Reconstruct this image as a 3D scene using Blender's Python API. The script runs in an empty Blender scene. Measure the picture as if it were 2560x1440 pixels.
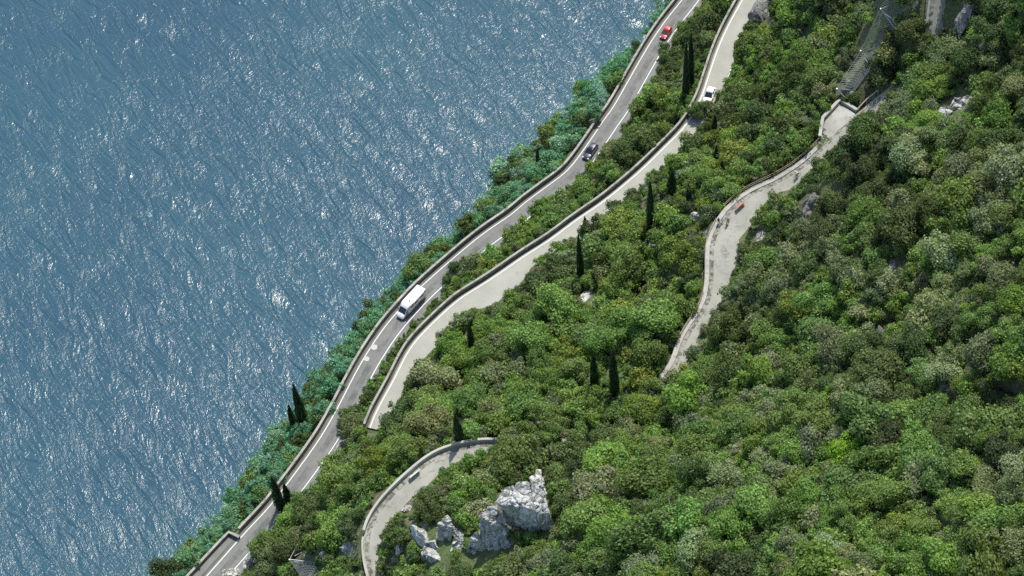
import bpy, bmesh, math, random
import numpy as np
from mathutils import Vector, Matrix, noise

sc = bpy.context.scene
col = sc.collection
PI = math.pi
random.seed(7); RNG = np.random.default_rng(7)

# ------------------------------------------------------------------ camera
FPX = 5050.0; PITCH = math.radians(53.0); ROLL = math.radians(6.3)
CAM = np.array([0.0, 0.0, 350.0])
fwd = np.array([0, math.cos(PITCH), -math.sin(PITCH)])
right0 = np.array([1.0, 0, 0]); up0 = np.array([0, math.sin(PITCH), math.cos(PITCH)])
R_ = math.cos(ROLL)*right0 - math.sin(ROLL)*up0
U_ = math.sin(ROLL)*right0 + math.cos(ROLL)*up0
cd = bpy.data.cameras.new("camera"); cam = bpy.data.objects.new("camera", cd); col.objects.link(cam)
cd.sensor_width = 36.0; cd.lens = FPX/2560*36.0; cd.clip_start = 1.0; cd.clip_end = 6000.0
cam.matrix_world = Matrix(((R_[0], U_[0], -fwd[0], CAM[0]), (R_[1], U_[1], -fwd[1], CAM[1]),
                           (R_[2], U_[2], -fwd[2], CAM[2]), (0, 0, 0, 1)))
sc.camera = cam

# ------------------------------------------------------------------ light
SUN_EL = math.radians(58); SUN_AZ = math.radians(23)      # azimuth clockwise from +Y
w = bpy.data.worlds.new("World"); sc.world = w; w.use_nodes = True
nt = w.node_tree; bg = nt.nodes["Background"]
sky = nt.nodes.new("ShaderNodeTexSky"); sky.sky_type = 'NISHITA'; sky.sun_disc = False
sky.sun_elevation = SUN_EL; sky.sun_rotation = SUN_AZ
nt.links.new(sky.outputs[0], bg.inputs[0]); bg.inputs[1].default_value = 0.15
sd = bpy.data.lights.new("sun", 'SUN'); sd.energy = 3.8; sd.angle = math.radians(0.5); sd.color = (1.0, 0.965, 0.9)
sun = bpy.data.objects.new("sun", sd); col.objects.link(sun)
sdir = Vector((math.sin(SUN_AZ)*math.cos(SUN_EL), math.cos(SUN_AZ)*math.cos(SUN_EL), math.sin(SUN_EL)))
sun.rotation_euler = (-sdir).to_track_quat('-Z', 'Y').to_euler()
sun.location = (60, 300, 250)
sc.view_settings.view_transform = 'Standard'; sc.view_settings.look = 'None'
sc.view_settings.exposure = 0.3; sc.view_settings.gamma = 1.0
sc.cycles.max_bounces = 5; sc.cycles.diffuse_bounces = 3; sc.cycles.glossy_bounces = 2
sc.cycles.transmission_bounces = 3; sc.cycles.transparent_max_bounces = 6
sc.cycles.caustics_reflective = False; sc.cycles.caustics_refractive = False
sc.cycles.use_denoising = False

# ------------------------------------------------------------------ from a point of the photo and an elevation to the place
def at(px, py, z):
    d = fwd*FPX + R_*(px-1280) - U_*(py-720)
    t = (z-CAM[2])/d[2]
    return CAM + d*t
def proj(P):
    P = np.asarray(P, float); d = P-CAM
    k = d@fwd
    return 1280+FPX*(d@R_)/k, 720-FPX*(d@U_)/k, k

# ------------------------------------------------------------------ object helpers
def tag(o, label=None, cat=None, group=None, kind=None):
    if label: o['label'] = label
    if cat: o['category'] = cat
    if group: o['group'] = group
    if kind: o['kind'] = kind
    return o
def empty(name, loc=(0, 0, 0), rz=0.0):
    o = bpy.data.objects.new(name, None); col.objects.link(o)
    o.location = [float(v) for v in loc]; o.rotation_euler = (0, 0, rz); o.empty_display_size = 0.3
    return o
class MB:
    def __init__(s): s.v = []; s.f = []
    def add(s, vs, fs):
        b = len(s.v); s.v += [tuple(float(c) for c in v) for v in vs]; s.f += [tuple(b+i for i in f) for f in fs]; return s
    def box(s, c, d, rot=None, taper=1.0):
        x, y, z = d[0]/2, d[1]/2, d[2]/2
        vs = [(-x, -y, -z), (x, -y, -z), (x, y, -z), (-x, y, -z), (-x*taper, -y*taper, z), (x*taper, -y*taper, z), (x*taper, y*taper, z), (-x*taper, y*taper, z)]
        if rot is not None: vs = [rot @ Vector(v) for v in vs]
        vs = [(v[0]+c[0], v[1]+c[1], v[2]+c[2]) for v in vs]
        return s.add(vs, [(0, 3, 2, 1), (4, 5, 6, 7), (0, 1, 5, 4), (1, 2, 6, 5), (2, 3, 7, 6), (3, 0, 4, 7)])
    def tube(s, pts, r, n=6, r2=None, caps=True):
        pts = [Vector([float(c) for c in p]) for p in pts]; rings = []
        m = len(pts)
        for i, p in enumerate(pts):
            t = (pts[min(i+1, m-1)]-pts[max(i-1, 0)]).normalized()
            a = t.cross(Vector((0, 0, 1)));
            if a.length < 1e-3: a = Vector((1, 0, 0))
            a.normalize(); b = t.cross(a)
            rr = r if r2 is None else r+(r2-r)*i/(m-1)
            rings.append([p+a*(rr*math.cos(2*PI*k/n))+b*(rr*math.sin(2*PI*k/n)) for k in range(n)])
        vs = [v for rg in rings for v in rg]; fs = []
        for i in range(m-1):
            for k in range(n):
                k2 = (k+1) % n; fs.append((i*n+k, i*n+k2, (i+1)*n+k2, (i+1)*n+k))
        if caps: fs.append(tuple(range(n-1, -1, -1))); fs.append(tuple((m-1)*n+k for k in range(n)))
        return s.add(vs, fs)
    def ring(s, c, R, r, axis='y', n=20, k=6):
        vs = []; fs = []
        for i in range(n):
            a = 2*PI*i/n
            for j in range(k):
                b = 2*PI*j/k; q = R+r*math.cos(b)
                p = (q*math.cos(a), r*math.sin(b), q*math.sin(a)) if axis == 'y' else (q*math.cos(a), q*math.sin(a), r*math.sin(b))
                vs.append((p[0]+c[0], p[1]+c[1], p[2]+c[2]))
                fs.append((i*k+j, i*k+(j+1) % k, ((i+1) % n)*k+(j+1) % k, ((i+1) % n)*k+j))
        return s.add(vs, fs)
    def loft(s, rings):
        n = len(rings[0]); vs = [p for rg in rings for p in rg]; fs = []
        for i in range(len(rings)-1):
            for k in range(n):
                k2 = (k+1) % n; fs.append((i*n+k, i*n+k2, (i+1)*n+k2, (i+1)*n+k))
        fs.append(tuple(range(n-1, -1, -1))); fs.append(tuple((len(rings)-1)*n+k for k in range(n)))
        return s.add(vs, fs)
    def build(s, name, mat, parent=None, smooth=False, recalc=True):
        me = bpy.data.meshes.new(name); me.from_pydata(s.v, [], s.f); me.update()
        if recalc:
            bm = bmesh.new(); bm.from_mesh(me); bmesh.ops.recalc_face_normals(bm, faces=bm.faces); bm.to_mesh(me); bm.free()
        if smooth: me.shade_smooth()
        me.materials.append(mat)
        o = bpy.data.objects.new(name, me); col.objects.link(o)
        if parent: o.parent = parent
        return o

# ------------------------------------------------------------------ materials
def new_mat(name):
    m = bpy.data.materials.new(name); m.use_nodes = True; t = m.node_tree
    return m, t, t.nodes["Principled BSDF"]
def N(t, typ, **kw):
    n = t.nodes.new(typ)
    for k, v in kw.items(): setattr(n, k, v)
    return n
def ramp(t, fac, stops):
    r = N(t, "ShaderNodeValToRGB"); e = r.color_ramp.elements
    while len(e) < len(stops): e.new(0.5)
    for i, (p, c) in enumerate(stops): e[i].position = p; e[i].color = (*c, 1) if len(c) == 3 else c
    t.links.new(fac, r.inputs[0]); return r.outputs[0]
def noise_tex(t, scale, detail=4, rough=.55, mapping=None, coord=None, dist=0.0):
    n = N(t, "ShaderNodeTexNoise"); n.inputs['Scale'].default_value = scale; n.inputs['Detail'].default_value = detail
    n.inputs['Roughness'].default_value = rough; n.inputs['Distortion'].default_value = dist
    g = coord or N(t, "ShaderNodeNewGeometry").outputs['Position']
    if mapping:
        mp = N(t, "ShaderNodeMapping"); mp.inputs['Scale'].default_value = mapping[0]; mp.inputs['Rotation'].default_value = mapping[1]
        t.links.new(g, mp.inputs['Vector']); g = mp.outputs[0]
    t.links.new(g, n.inputs['Vector']); return n.outputs['Fac']
def math_n(t, op, a, b=None, clamp=False):
    n = N(t, "ShaderNodeMath", operation=op); n.use_clamp = clamp
    for i, v in enumerate((a, b)):
        if v is None: continue
        if isinstance(v, (int, float)): n.inputs[i].default_value = v
        else: t.links.new(v, n.inputs[i])
    return n.outputs[0]
def mixc(t, fac, a, b, mode='MIX'):
    n = N(t, "ShaderNodeMix", data_type='RGBA', blend_type=mode)
    for i, v in ((0, fac), (6, a), (7, b)):
        if isinstance(v, (int, float)): n.inputs[i].default_value = v
        elif isinstance(v, tuple): n.inputs[i].default_value = (*v, 1)
        else: t.links.new(v, n.inputs[i])
    return n.outputs[2]
def bump(t, h, p, dist=0.1, strength=1.0):
    b = N(t, "ShaderNodeBump"); b.inputs['Distance'].default_value = dist; b.inputs['Strength'].default_value = strength
    t.links.new(h, b.inputs['Height']); t.links.new(b.outputs[0], p.inputs['Normal'])
def flat(name, c, rough=.6, metal=0.0, spec=.5, coat=0.0, var=0.08):
    m, t, p = new_mat(name)
    tc = N(t, "ShaderNodeTexCoord").outputs['Object']
    n = noise_tex(t, 9.0, 4, .6, coord=tc)
    cc = ramp(t, n, [(.3, tuple(x*(1-var) for x in c)), (.7, tuple(min(1, x*(1+var)) for x in c))])
    t.links.new(cc, p.inputs['Base Color'])
    p.inputs['Roughness'].default_value = rough; p.inputs['Metallic'].default_value = metal
    p.inputs['Specular IOR Level'].default_value = spec; p.inputs['Coat Weight'].default_value = coat
    return m

def mat_asphalt():
    m, t, p = new_mat("asphalt")
    n1 = noise_tex(t, .16, 4, .6, mapping=((1.8, .5, 1), (0, 0, math.radians(33)))); n2 = noise_tex(t, 9, 3, .6)
    n3 = noise_tex(t, .9, 4, .6)
    c = ramp(t, n1, [(.3, (.155, .158, .145)), (.55, (.195, .195, .172)), (.75, (.235, .23, .20))])
    c = mixc(t, .5, c, ramp(t, n3, [(.3, (.14, .142, .13)), (.7, (.24, .238, .21))]))
    c = mixc(t, .25, c, ramp(t, n2, [(.3, (.12, .12, .12)), (.7, (.3, .3, .29))]))
    t.links.new(c, p.inputs['Base Color']); p.inputs['Roughness'].default_value = .85
    bump(t, n2, p, .01); return m
def mat_pale(name, a, b, dirt=(.2, .17, .12), dirtpos=.62):
    m, t, p = new_mat(name)
    n1 = noise_tex(t, .25, 5, .6); n2 = noise_tex(t, 6, 3, .6); n3 = noise_tex(t, .8, 6, .7, dist=.6)
    c = ramp(t, n1, [(.35, a), (.65, b)])
    c = mixc(t, .2, c, ramp(t, n2, [(.3, tuple(x*.6 for x in a)), (.7, b)]))
    c = mixc(t, ramp(t, n3, [(dirtpos, (0, 0, 0)), (dirtpos+.1, (.7, .7, .7))]), c, dirt)
    t.links.new(c, p.inputs['Base Color']); p.inputs['Roughness'].default_value = .9
    bump(t, n2, p, .01); return m
def mat_stonewall(name, a, b, mortar):
    m, t, p = new_mat(name)
    g = N(t, "ShaderNodeNewGeometry").outputs['Position']
    v = N(t, "ShaderNodeTexVoronoi"); v.inputs['Scale'].default_value = 2.6; t.links.new(g, v.inputs['Vector'])
    v2 = N(t, "ShaderNodeTexVoronoi", feature='DISTANCE_TO_EDGE'); v2.inputs['Scale'].default_value = 2.6; t.links.new(g, v2.inputs['Vector'])
    hs = N(t, "ShaderNodeSeparateColor"); t.links.new(v.outputs['Color'], hs.inputs[0])
    c = ramp(t, hs.outputs[0], [(.1, a), (.9, b)])
    n = noise_tex(t, .5, 5, .65)
    c = mixc(t, ramp(t, n, [(.42, (0, 0, 0)), (.62, (.8, .8, .8))]), c, (.14, .14, .10))
    c = mixc(t, ramp(t, v2.outputs['Distance'], [(.02, (.8, .8, .8)), (.07, (0, 0, 0))]), c, mortar)
    t.links.new(c, p.inputs['Base Color']); p.inputs['Roughness'].default_value = .95
    bump(t, v2.outputs['Distance'], p, .06); return m
def mat_rock(name="limestone", a=(.34, .335, .32), b=(.62, .61, .57)):
    m, t, p = new_mat(name)
    tc = N(t, "ShaderNodeNewGeometry").outputs['Position']
    n1 = noise_tex(t, .45, 8, .65, dist=.5); n2 = noise_tex(t, 2.4, 8, .7, dist=.3)
    v = N(t, "ShaderNodeTexVoronoi", feature='DISTANCE_TO_EDGE'); v.inputs['Scale'].default_value = .55
    mp = N(t, "ShaderNodeMapping"); mp.inputs['Scale'].default_value = (1, 1, .6); t.links.new(tc, mp.inputs['Vector'])
    add = N(t, "ShaderNodeVectorMath", operation='ADD'); nn = N(t, "ShaderNodeTexNoise"); nn.inputs['Scale'].default_value = 1.1
    t.links.new(mp.outputs[0], add.inputs[0]); t.links.new(nn.outputs['Color'], add.inputs[1]); t.links.new(add.outputs[0], v.inputs['Vector'])
    c = ramp(t, n1, [(.3, a), (.55, b)])
    c = mixc(t, ramp(t, n2, [(.35, (.75, .75, .75)), (.5, (0, 0, 0))]), c, (.16, .155, .13))
    stk = noise_tex(t, 1.0, 5, .65, mapping=((1.1, 1.1, .16), (0, 0, 0)), dist=.4)
    c = mixc(t, ramp(t, stk, [(.48, (0, 0, 0)), (.64, (.6, .6, .6))]), c, (.22, .215, .195))
    geo = N(t, "ShaderNodeNewGeometry"); sx = N(t, "ShaderNodeSeparateXYZ"); t.links.new(geo.outputs['Normal'], sx.inputs[0])
    moss = math_n(t, 'MULTIPLY', ramp(t, noise_tex(t, .8, 6, .7), [(.52, (0, 0, 0)), (.62, (1, 1, 1))]), ramp(t, sx.outputs['Z'], [(.5, (0, 0, 0)), (.8, (.9, .9, .9))]))
    c = mixc(t, moss, c, (.13, .15, .045))
    c = mixc(t, ramp(t, v.outputs['Distance'], [(0, (.6, .6, .6)), (.02, (0, 0, 0))]), c, (.09, .085, .07))
    t.links.new(c, p.inputs['Base Color']); p.inputs['Roughness'].default_value = .92
    h = math_n(t, 'ADD', n2, math_n(t, 'MULTIPLY', math_n(t, 'MINIMUM', v.outputs['Distance'], .08), 6))
    bump(t, h, p, .35); return m
def mat_hill():
    m, t, p = new_mat("hillside_soil")
    n1 = noise_tex(t, .12, 6, .6); n2 = noise_tex(t, 1.3, 8, .7); n3 = noise_tex(t, .35, 6, .65, dist=.4)
    c = ramp(t, n2, [(.3, (.06, .085, .03)), (.5, (.10, .145, .045)), (.7, (.17, .21, .08))])
    c = mixc(t, ramp(t, n1, [(.4, (0, 0, 0)), (.6, (.7, .7, .7))]), c, ramp(t, n2, [(.35, (.07, .055, .035)), (.65, (.2, .17, .11))]))
    c = mixc(t, ramp(t, n3, [(.58, (0, 0, 0)), (.64, (.9, .9, .9))]), c, ramp(t, n2, [(.3, (.12, .115, .1)), (.6, (.42, .41, .37))]))
    t.links.new(c, p.inputs['Base Color']); p.inputs['Roughness'].default_value = .95
    bump(t, n2, p, .5); return m
def mat_leaf(name, mode):
    m, t, p = new_mat(name)
    if mode == 'obj': base = N(t, "ShaderNodeObjectInfo").outputs['Color']
    else: base = N(t, "ShaderNodeAttribute", attribute_name="tint").outputs['Color']
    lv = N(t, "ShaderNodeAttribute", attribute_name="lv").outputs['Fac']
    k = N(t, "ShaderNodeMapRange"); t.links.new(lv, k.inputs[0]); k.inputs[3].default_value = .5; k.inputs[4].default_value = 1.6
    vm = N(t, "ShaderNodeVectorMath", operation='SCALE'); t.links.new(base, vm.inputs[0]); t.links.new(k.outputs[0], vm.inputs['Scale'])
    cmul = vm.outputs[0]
    t.links.new(cmul, p.inputs['Base Color']); p.inputs['Roughness'].default_value = .65; p.inputs['Specular IOR Level'].default_value = .2
    tr = N(t, "ShaderNodeBsdfTranslucent")
    t.links.new(mixc(t, 1.0, cmul, (1.1, 1.25, .6), 'MULTIPLY'), tr.inputs['Color'])
    mx = N(t, "ShaderNodeMixShader"); mx.inputs[0].default_value = .40
    t.links.new(p.outputs[0], mx.inputs[1]); t.links.new(tr.outputs[0], mx.inputs[2])
    t.links.new(mx.outputs[0], t.nodes["Material Output"].inputs['Surface']); return m
def mat_water():
    m, t, p = new_mat("lake_water")
    g = N(t, "ShaderNodeNewGeometry").outputs['Position']
    def lay(ang, sx, sy, detail, rough, dist):
        mp = N(t, "ShaderNodeMapping", vector_type='TEXTURE'); mp.inputs['Rotation'].default_value = (0, 0, math.radians(ang)); mp.inputs['Scale'].default_value = (sx, sy, 1)
        t.links.new(g, mp.inputs['Vector']); return noise_tex(t, 1.0, detail, rough, coord=mp.outputs[0], dist=dist)
    big = lay(-62, 11, 3.5, 5, .58, .7)
    wind = ramp(t, noise_tex(t, .012, 3, .5), [(.35, (.55, .55, .55)), (.65, (1.15, 1.15, 1.15))])
    ridge = math_n(t, 'SUBTRACT', 1.0, math_n(t, 'ABSOLUTE', math_n(t, 'MULTIPLY', math_n(t, 'SUBTRACT', big, .5), 4.0)))
    mid = lay(50, 1.9, .95, 3, .6, .8)
    small = lay(62, .62, .30, 2, .5, .5)
    gate = ramp(t, lay(-60, 9, 3.4, 3, .55, .6), [(.36, (.12, .12, .12)), (.64, (1.15, 1.15, 1.15))])
    h = math_n(t, 'ADD', math_n(t, 'MULTIPLY', ridge, .27), math_n(t, 'ADD', math_n(t, 'MULTIPLY', math_n(t, 'MULTIPLY', mid, wind), .12), math_n(t, 'MULTIPLY', math_n(t, 'MULTIPLY', math_n(t, 'MULTIPLY', small, gate), wind), .047)))
    bump(t, h, p, 1.0, 1.0)
    shal = N(t, "ShaderNodeAttribute", attribute_name="shallow").outputs['Fac']
    n4 = noise_tex(t, .02, 3, .5)
    deep = ramp(t, n4, [(.35, (.032, .084, .120)), (.65, (.038, .098, .128))])
    c = mixc(t, shal, deep, (.045, .14, .11))
    t.links.new(c, p.inputs['Base Color'])
    p.inputs['Roughness'].default_value = .21; p.inputs['IOR'].default_value = 1.33; p.inputs['Specular IOR Level'].default_value = .5
    return m
M_ASPH = mat_asphalt()
M_PALE = mat_pale("pale_concrete", (.36, .355, .295), (.43, .42, .35), dirtpos=.64)
M_PATH = mat_pale("worn_pale_path", (.29, .285, .235), (.41, .40, .335), dirt=(.17, .155, .115), dirtpos=.56)
M_TERR = mat_pale("gravel_terrace", (.34, .33, .28), (.50, .49, .43), dirt=(.16, .15, .09), dirtpos=.55)
M_KERB = mat_pale("kerb_stone", (.34, .33, .29), (.52, .50, .45), dirt=(.17, .15, .11), dirtpos=.55)
M_CONC = mat_pale("parapet_concrete", (.36, .36, .30), (.5, .49, .42), dirt=(.2, .19, .14), dirtpos=.62)
M_WALL = mat_stonewall("stone_wall", (.17, .165, .135), (.34, .325, .275), (.09, .09, .07))
M_PAINT = flat("road_paint", (.78, .78, .74), .7)
M_ROCK = mat_rock(a=(.42, .415, .39), b=(.74, .73, .68))
M_ROCKW = mat_rock("bright_limestone", (.5, .495, .47), (.8, .79, .75))
M_ROCKD = mat_rock("grey_cliff", (.17, .165, .17), (.3, .29, .29))
M_HILL = mat_hill()
M_LEAFO = mat_leaf("foliage", 'obj'); M_LEAFA = mat_leaf("woodland_foliage", 'attr')
M_WATER = mat_water()
M_BARK = flat("bark", (.11, .085, .06), .9, var=.3)
M_DEAD = flat("bleached_wood", (.42, .39, .33), .85, var=.2)
M_STEEL = flat("galvanised_steel", (.5, .5, .49), .45, metal=.3)
M_NET = flat("wire_mesh", (.30, .33, .33), .55, metal=.2)
M_RUSTRAIL = flat("ochre_railing_paint", (.42, .36, .2), .7, var=.25)
M_TIMBER = flat("weathered_timber", (.45, .41, .31), .85, var=.2)
M_WHITE = flat("white_paint", (.83, .83, .83), .28, coat=.5, var=.02)
M_RED = flat("red_paint", (.55, .035, .03), .28, coat=.8, var=.03)
M_DARK = flat("dark_violet_grey_paint", (.06, .055, .075), .25, metal=.3, coat=.8, var=.05)
M_GLASS = flat("tinted_glass", (.02, .022, .028), .06, spec=.8, var=.02)
M_GREYGLASS = flat("grey_glass", (.05, .07, .07), .1, spec=.8, var=.02)  # grey glass, a little lighter than the tinted one
M_TYRE = flat("tyre_rubber", (.02, .02, .02), .85)
M_RIM = flat("alloy_rim", (.45, .45, .46), .35, metal=.7)
M_PLAST = flat("black_plastic", (.03, .03, .03), .6)
M_CHROME = flat("bright_trim", (.75, .75, .76), .22, metal=.8)
M_LAMP = flat("lamp_glass", (.75, .75, .72), .15, spec=.8)
M_REDLAMP = flat("red_lamp", (.4, .02, .02), .3)
M_PINK = flat("faded_red_panel", (.68, .20, .14), .6)
M_OFFW = flat("off_white_panel", (.72, .70, .66), .6)
M_TEAL = flat("teal_panel", (.25, .48, .46), .6)
M_SKIN = flat("skin", (.48, .29, .2), .55, var=.04)
M_HAIR = flat("hair", (.03, .022, .018), .7)
M_CW = flat("white_cloth", (.75, .75, .73), .8); M_CG = flat("grey_green_cloth", (.17, .18, .15), .85)
M_CB = flat("black_cloth", (.02, .02, .024), .85); M_CT = flat("tan_cloth", (.35, .26, .16), .85); M_CV = flat("lilac_grey_cloth", (.38, .36, .45), .85)

# ------------------------------------------------------------------ road lines: photo points with their elevations
def densify(pts, step=1.0):
    """pts: (px,py,z[,w]) -> world polyline sampled about every step metres (Catmull-Rom in space)."""
    P = np.array([list(at(p[0], p[1], p[2]))+[p[3] if len(p) > 3 else 0.0] for p in pts])
    out = []
    n = len(P)
    for i in range(n-1):
        p0 = P[max(i-1, 0)]; p1 = P[i]; p2 = P[i+1]; p3 = P[min(i+2, n-1)]
        L = np.linalg.norm(p2[:3]-p1[:3]); m = max(1, int(L/step))
        for k in range(m):
            t = k/m
            # centripetal-ish: Catmull-Rom with damped tangents
            m1 = (p2-p0)*.5*min(1, L/max(1e-6, np.linalg.norm((p2-p0)[:3])*.5)); m2 = (p3-p1)*.5*min(1, L/max(1e-6, np.linalg.norm((p3-p1)[:3])*.5))
            h = (2*t**3-3*t*t+1)*p1+(t**3-2*t*t+t)*m1+(-2*t**3+3*t*t)*p2+(t**3-t*t)*m2
            out.append(h)
    out.append(P[-1]); out = np.array(out)
    for _ in range(3): out[1:-1] = .25*out[:-2]+.5*out[1:-1]+.25*out[2:]
    return out
Z1 = 14.0
R1 = [(1770, -90), (1733, -38), (1705, 0), (1660, 57), (1620, 117), (1572, 200), (1535, 265), (1510, 300), (1470, 359), (1420, 425), (1362, 470),
      (1312, 507), (1280, 535), (1210, 583), (1140, 640), (1055, 715), (1005, 767), (960, 820), (915, 887), (885, 940), (862, 985), (845, 1018), (810, 1080),
      (775, 1132), (725, 1200), (675, 1265), (610, 1335), (535, 1420), (470, 1492), (400, 1570)]
R1 = [(a, b, Z1, 7.2) for a, b in R1]
R2 = [(1905, -90, 31), (1878, -40, 30.5), (1856, 0, 30), (1822, 62, 29.5), (1795, 122, 29), (1770, 195, 28.5), (1755, 240, 28), (1717, 310, 27.5), (1655, 375, 27), (1607, 422, 26.5),
      (1555, 467, 26), (1505, 507, 25.5), (1442, 550, 25), (1375, 600, 24.5), (1312, 640, 24), (1225, 700, 23.5), (1150, 747, 23), (1115, 777, 22.7), (1075, 815, 22.5),
      (1040, 852, 22.3), (1017, 885, 22), (987, 945, 21.5), (957, 1000, 21), (938, 1035, 20.6), (925, 1070, 20.3)]
R2 = [(a, b, c, 6.2) for a, b, c in R2]
R3 = [(2335, -80, 78, 3.6), (2325, 0, 74, 3.6), (2319, 40, 72, 3.6), (2318, 80, 70, 3.6), (2300, 125, 67, 3.2), (2270, 170, 64.5, 2.6), (2232, 215, 62, 2.4), (2192, 245, 60, 3.0), (2145, 285, 58, 4.2),
      (2095, 322, 57, 4.6), (2055, 362, 56, 4.4), (2000, 413, 54.5, 4.4), (1927, 457, 53.5, 4.8), (1880, 477, 53, 5.4), (1828, 515, 52.5, 6.2), (1797, 555, 52, 6.4), (1779, 590, 52, 6.0), (1772, 625, 52, 5.4), (1771, 662, 51.5, 5.0), (1771, 700, 51, 5.0), (1760, 760, 50.5, 5.0),
      (1727, 810, 50, 4.8), (1699, 860, 49.5, 4.6), (1688, 900, 49.3, 4.6), (1655, 947, 49, 4.6), (1600, 990, 48.8, 4.4), (1550, 1022, 48.6, 4.4), (1500, 1052, 48.4, 4.4), (1450, 1078, 48.2, 4.4), (1380, 1097, 48, 4.4), (1310, 1103, 47.8, 4.4),
      (1247, 1106, 47.6, 4.5), (1197, 1106, 47.4, 4.8), (1155, 1114, 47.2, 5.0), (1110, 1127, 47, 5.0), (1072, 1146, 46.8, 5.0), (1010, 1197, 46.4, 4.8), (950, 1260, 46, 4.6), (922, 1305, 45.7, 4.6), (911, 1345, 45.4, 4.6), (910, 1385, 45.1, 4.6), (920, 1435, 44.8, 4.6), (940, 1500, 44.4, 4.6), (970, 1580, 44, 4.6)]
L1, L2, L3 = densify(R1), densify(R2), densify(R3)
def normals(L):
    t = np.zeros((len(L), 2)); t[1:-1] = L[2:, :2]-L[:-2, :2]; t[0] = L[1, :2]-L[0, :2]; t[-1] = L[-1, :2]-L[-2, :2]
    t /= np.linalg.norm(t, axis=1)[:, None]
    # lines run from the top of the photo to its bottom: the hill is on the walker's left
    return np.stack([-t[:, 1], t[:, 0]], 1)
NR = [normals(L) for L in (L1, L2, L3)]
def inpoly(poly, x, y):
    c = np.zeros(x.shape, bool); n = len(poly)
    for i in range(n):
        x1, y1 = poly[i][0], poly[i][1]; x2, y2 = poly[(i+1) % n][0], poly[(i+1) % n][1]
        if y1 == y2: continue
        k = ((y1 > y) != (y2 > y)) & (x < (x2-x1)*(y-y1)/(y2-y1)+x1); c ^= k
    return c
# ------------------------------------------------------------------ visible stretches of road: crowns stay off them
CLEAR = [
 [(1690, 0), (1612, 107), (1562, 200), (1500, 300), (1445, 370), (1375, 442), (1280, 517), (1200, 575), (1130, 632), (1045, 710), (990, 765), (945, 820), (905, 880), (885, 920), (850, 980), (825, 1025), (795, 1075), (740, 1160), (700, 1215), (672, 1245),
  (610, 1310), (592, 1340), (572, 1334), (475, 1440), (500, 1440), (542, 1422), (550, 1400), (575, 1380), (592, 1375), (610, 1362), (610, 1347), (637, 1325), (637, 1310), (657, 1295), (665, 1277), (687, 1262), (730, 1245), (742, 1235), (767, 1205), (790, 1190), (800, 1155),
  (830, 1125), (847, 1095), (845, 1060), (850, 1017), (882, 1015), (910, 995), (912, 955), (940, 930), (952, 907), (972, 892), (972, 870), (992, 847), (1025, 827), (1025, 790), (1047, 785), (1070, 775), (1075, 757), (1107, 740), (1110, 710), (1125, 685), (1132, 650),
  (1220, 625), (1255, 605), (1255, 578), (1300, 560), (1317, 542), (1322, 515), (1352, 507), (1385, 487), (1390, 470), (1430, 450), (1432, 430), (1457, 412), (1487, 380), (1517, 357), (1555, 342), (1555, 307), (1585, 275), (1582, 242), (1600, 217), (1615, 210), (1615, 190), (1647, 175), (1647, 112),
  (1675, 97), (1690, 60), (1707, 45), (1737, 22), (1760, 0)],
 [(1845, 0), (1810, 62), (1783, 122), (1757, 195), (1745, 245), (1775, 260), (1785, 250), (1797, 227), (1810, 212), (1807, 200), (1822, 180), (1832, 150), (1827, 137), (1825, 110), (1845, 92), (1847, 75), (1867, 57), (1880, 25), (1895, 0)],
 [(1722, 285), (1645, 370), (1545, 455), (1430, 545), (1300, 635), (1215, 695), (1140, 742), (1105, 772), (1060, 815), (1025, 855), (1005, 885), (975, 945), (945, 1000), (925, 1035), (915, 1072), (927, 1072), (942, 1040), (965, 1012), (995, 990), (1007, 972), (1012, 935), (1020, 907), (1025, 887), (1052, 897), (1072, 887), (1100, 855),
  (1102, 827), (1130, 795), (1170, 765), (1200, 772), (1242, 755), (1260, 725), (1300, 715), (1305, 690), (1320, 660), (1345, 640), (1375, 612), (1417, 587), (1452, 567), (1455, 550), (1485, 522), (1507, 512), (1552, 472), (1590, 472), (1597, 447), (1627, 417), (1650, 392), (1690, 385), (1707, 365), (1702, 337), (1725, 312), (1742, 290)],
 [(2315, 0), (2322, 40), (2322, 77), (2345, 77), (2362, 30), (2372, 0)],
 [(2225, 215), (2190, 238), (2143, 278), (2100, 252), (2058, 295), (2050, 345), (1995, 405), (1925, 445), (1875, 465), (1815, 510), (1787, 550), (1768, 590), (1763, 620), (1762, 700), (1752, 760), (1718, 810), (1690, 860), (1678, 900), (1650, 947), (1677, 940), (1705, 915), (1717, 900), (1712, 867), (1747, 852), (1757, 802), (1785, 767), (1807, 750), (1802, 735), (1817, 695), (1837, 662), (1825, 630), (1845, 617), (1842, 587), (1872, 572),
  (1887, 555), (1900, 525), (1900, 497), (1925, 480), (1980, 468), (2009, 446), (2021, 416), (2040, 400), (2056, 394), (2072, 371), (2095, 359), (2101, 340), (2122, 327), (2120, 315), (2144, 300), (2150, 285), (2200, 248), (2232, 220)],
 [(1250, 1098), (1197, 1098), (1155, 1106), (1072, 1135), (1005, 1187), (942, 1250), (912, 1300), (900, 1340), (903, 1400), (912, 1440), (950, 1440), (935, 1392), (947, 1342), (977, 1292), (1010, 1255), (1065, 1215), (1095, 1185), (1110, 1165), (1182, 1128), (1200, 1116), (1250, 1110)],
]
mx_, my_ = np.meshgrid(np.arange(0, 2560, 4)+2, np.arange(0, 1440, 4)+2)
MASK = np.zeros(mx_.shape, bool)
for poly in CLEAR: MASK |= inpoly(poly, mx_, my_)

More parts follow.
